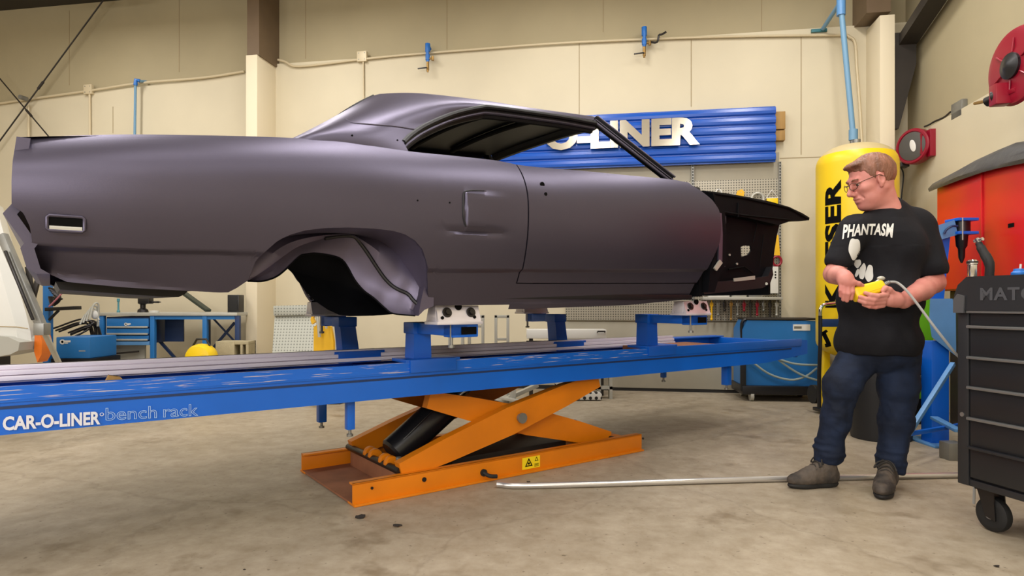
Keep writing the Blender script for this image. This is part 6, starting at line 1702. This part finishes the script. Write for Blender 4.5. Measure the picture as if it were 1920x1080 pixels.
for i, (cx, cy, rx, ry, tl_) in enumerate(((1602, 466, 11, 20, .05), (1608, 494, 6.5, 8, .3), (1617, 509, 6, 15, .18), (1630, 513, 7.5, 16, .10), (1607, 512, 3, 8, .3))):
    ring = blob(cx, cy, rx, ry, i + 3, tl_); vs, fs = refine(ring, [tuple(range(len(ring)))], 4)
    part('print_patch', MB().add([on_shirt(v.x, v.y) for v in vs], fs), M['print'], shirt, ang=0, fix=False)
# ---- jeans
jf = Field((1.52, 3.12, .03), (2.42, 3.84, .86), .0048)
jf.ell(J(1648, 650, .03), (.198, .145, .14), TA, .05)
lA = [J(1602, 684, .035), J(1578, 722, .0), J(1567, 790, .02), J(1553, 845, .05)]; lB = [J(1686, 668, .04), J(1684, 722, .03), J(1680, 790, .02), J(1671, 880, .01)]
lA[-1][2] = .19; lB[-1][2] = .15
jf.chain(lA, [.100, .090, .070, .066], .03); jf.chain(lB, [.105, .098, .080, .070], .03)
for l_, hh_ in ((lA, .155), (lB, .115)):
    e_ = np.array([l_[-1][0], l_[-1][1], hh_]); jf.cap(l_[-1], e_, .068, .066, .02)
    for k in range(3):
        z = l_[-1][2] - .015 + .035 * k; jf.ell((l_[-1][0] + .012 * (-1) ** k * .5, l_[-1][1], z), (.074, .074, .020), None, .012)
    jf.op(lambda p, z=hh_ - .03: np.maximum(p[..., 2] - z, np.maximum(np.abs(p[..., 0] - e_[0]) - .15, np.abs(p[..., 1] - e_[1]) - .15)), e_ - .16, e_ + .16, .004, 'sub')
def jd(v):
    w_ = .006 + .006 * math.exp(-((v.z - .42) / .08) ** 2) + .008 * math.exp(-((v.z - .13) / .08) ** 2)
    return w_ * (mnoise.noise(Vector((v.x * 11 + v.z * 9, v.y * 12, v.z * 13 - v.x * 9))) * 1.1 + .4 * mnoise.noise(Vector((v.x * 27 + v.z * 12, v.y * 27, v.z * 33))))
field_part('jeans', jf, M['jeans'], man, disp=jd, smooth=2)
# ---- shoes
def shoe(heel, toe, ank):
    heel, toe = np.array(heel), np.array(toe); d = (toe - heel); L = np.linalg.norm(d); d = d / L; s_ = np.array([-d[1], d[0], 0]); u_ = np.array([0, 0, 1.])
    A = np.stack([d, s_, u_]); q = lambda a, b, c: heel + d * a * L + s_ * b + u_ * c
    lo = np.minimum(heel, toe) - .12; hi = np.maximum(heel, toe) + .12; lo[2] = -.02; hi[2] = .24
    so = Field(lo, hi, .004)
    so.ell(q(.24, 0, .016), (.070, .035, .026), A, .02); so.ell(q(.68, 0, .016), (.094, .045, .026), A, .02); so.cap(q(.22, 0, .014), q(.7, 0, .014), .024, .030, .03)
    so.D = np.maximum(so.D, (-(so.pts()[..., 2]) + .001)).astype(np.float32); so.D = np.maximum(so.D, so.pts()[..., 2] - .030).astype(np.float32)
    uo = Field(lo, hi, .004)
    uo.ell(q(.21, 0, .054), (.066, .041, .056), A, .02); uo.ell(q(.69, 0, .044), (.094, .050, .040), A, .03); uo.ell(q(.45, 0, .066), (.085, .044, .048), A, .04)
    uo.cap(q(.22, 0, .07), q(.20, 0, .14), .044, .044, .03); uo.cap(q(.55, 0, .072), q(.32, 0, .115), .030, .034, .03)
    uo.D = np.maximum(uo.D, (-(uo.pts()[..., 2]) + .026)).astype(np.float32)
    up, _ = field_part('shoe', uo, M['shoe'], man, disp=lambda v: .002 * mnoise.noise(v * 60), smooth=2)
    field_part('sole', so, M['sole'], up, smooth=1)
    lc = MB()
    for k in range(5):
        a = .58 - k * .065; z = .096 + k * .015
        lc.tube([Vector(q(a - .01, -.036, z - .012)), Vector(q(a, -.012, z + .010)), Vector(q(a - .02, .012, z + .011)), Vector(q(a, .036, z - .012))], .0042, n=6, smooth=3)
    lc.tube([Vector(q(.33, -.01, .158)), Vector(q(.40, -.04, .150)), Vector(q(.42, -.055, .12)), Vector(q(.36, -.03, .14)), Vector(q(.33, .0, .16)), Vector(q(.40, .03, .152)), Vector(q(.45, .05, .12))], .0038, n=6, smooth=4)
    part('laces', lc, M['lace'], up)
ha = P(1572, 911, 3.50); hb = P(1668, 900, 3.50)
shoe((ha.x, 3.50, 0), (P(1476, 911, 3.46).x, 3.455, 0), None)
shoe((P(1668, 0, 3.50).x, 3.50, 0), (P(1651, 0, 3.225).x, 3.225, 0), None)
# ---- yellow pendant in his hands
pen = thing('control_pendant', 'yellow hand held control pendant with grey cable between both hands', 'remote control', WORLD, tuple(K(1628, 549)))
a0, a1 = Vector(K(1600, 554, -.004)), Vector(K(1655, 536, .012)); ax_ = (a1 - a0).normalized(); fr_n = Vector((0, -1, .35)); fr_n = (fr_n - ax_ * fr_n.dot(ax_)).normalized(); up_ = ax_.cross(fr_n)
if up_.z < 0: up_ = -up_
L = (a1 - a0).length; rings = []
for t_, hh_, dd in ((.0, .026, .020), (.02, .032, .026), (.10, .036, .029), (.45, .034, .029), (.70, .031, .029), (.94, .028, .028), (.985, .025, .025), (1.0, .018, .018)):
    c = a0 + ax_ * L * t_; ring = []
    for k in range(24):
        a = 2 * math.pi * k / 24; ca, sa = math.cos(a), math.sin(a); e = .45
        ring.append(c + up_ * hh_ * math.copysign(abs(sa) ** e, sa) + fr_n * dd * math.copysign(abs(ca) ** e, ca))
    rings.append(ring)
pm = MB().grid(rings, close_v=True); pm.add(rings[0], [tuple(range(24))]); pm.add(rings[-1], [tuple(range(24))])
case_ = part('case', pm, M['yellow'], pen, ang=50)
part('case_seam', MB().tube([a0 + ax_ * L * t_ - up_ * .012 + fr_n * .0292 for t_ in (.1, .4, .7, .92)], .0012, n=6), M['yellow2'], case_)
part('toggle', MB().cyl(a1 + up_ * .022 - ax_ * .045, a1 + up_ * .034 - ax_ * .002, .0055, n=10).ell(a1 + up_ * .038 + ax_ * .012, (.020, .012, .011)), M['light_metal'], pen)
s0 = a1 - ax_ * .012 + fr_n * .006; s1 = Vector(K(1668, 528.5, .0))
sr = MB()
pr = []
for k in range(13): pr.append((.0125 - .005 * k / 12 + (.0018 if k % 2 else 0), (s1 - s0).length * k / 12))
sr.lathe(s0, s1 - s0, pr, n=16); part('strain_relief', sr, M['grey_metal'], pen)
M['cable'] = mat('pendant_cable', 'a5a6a4', .5)
part('cable', MB().tube([s1, Vector(K(1682, 530, .0)), Vector(K(1698, 543, -.02)), Vector(K(1720, 570, -.04)), Vector(P(1752, 613, 3.08)), Vector(P(1785, 655, 3.06)), Vector(P(1812, 690, 3.08)), Vector(P(1830, 760, 3.12)), Vector((P(1826, 0, 3.15).x, 3.15, .012))], .0062, n=8, smooth=6), M['cable'], pen)
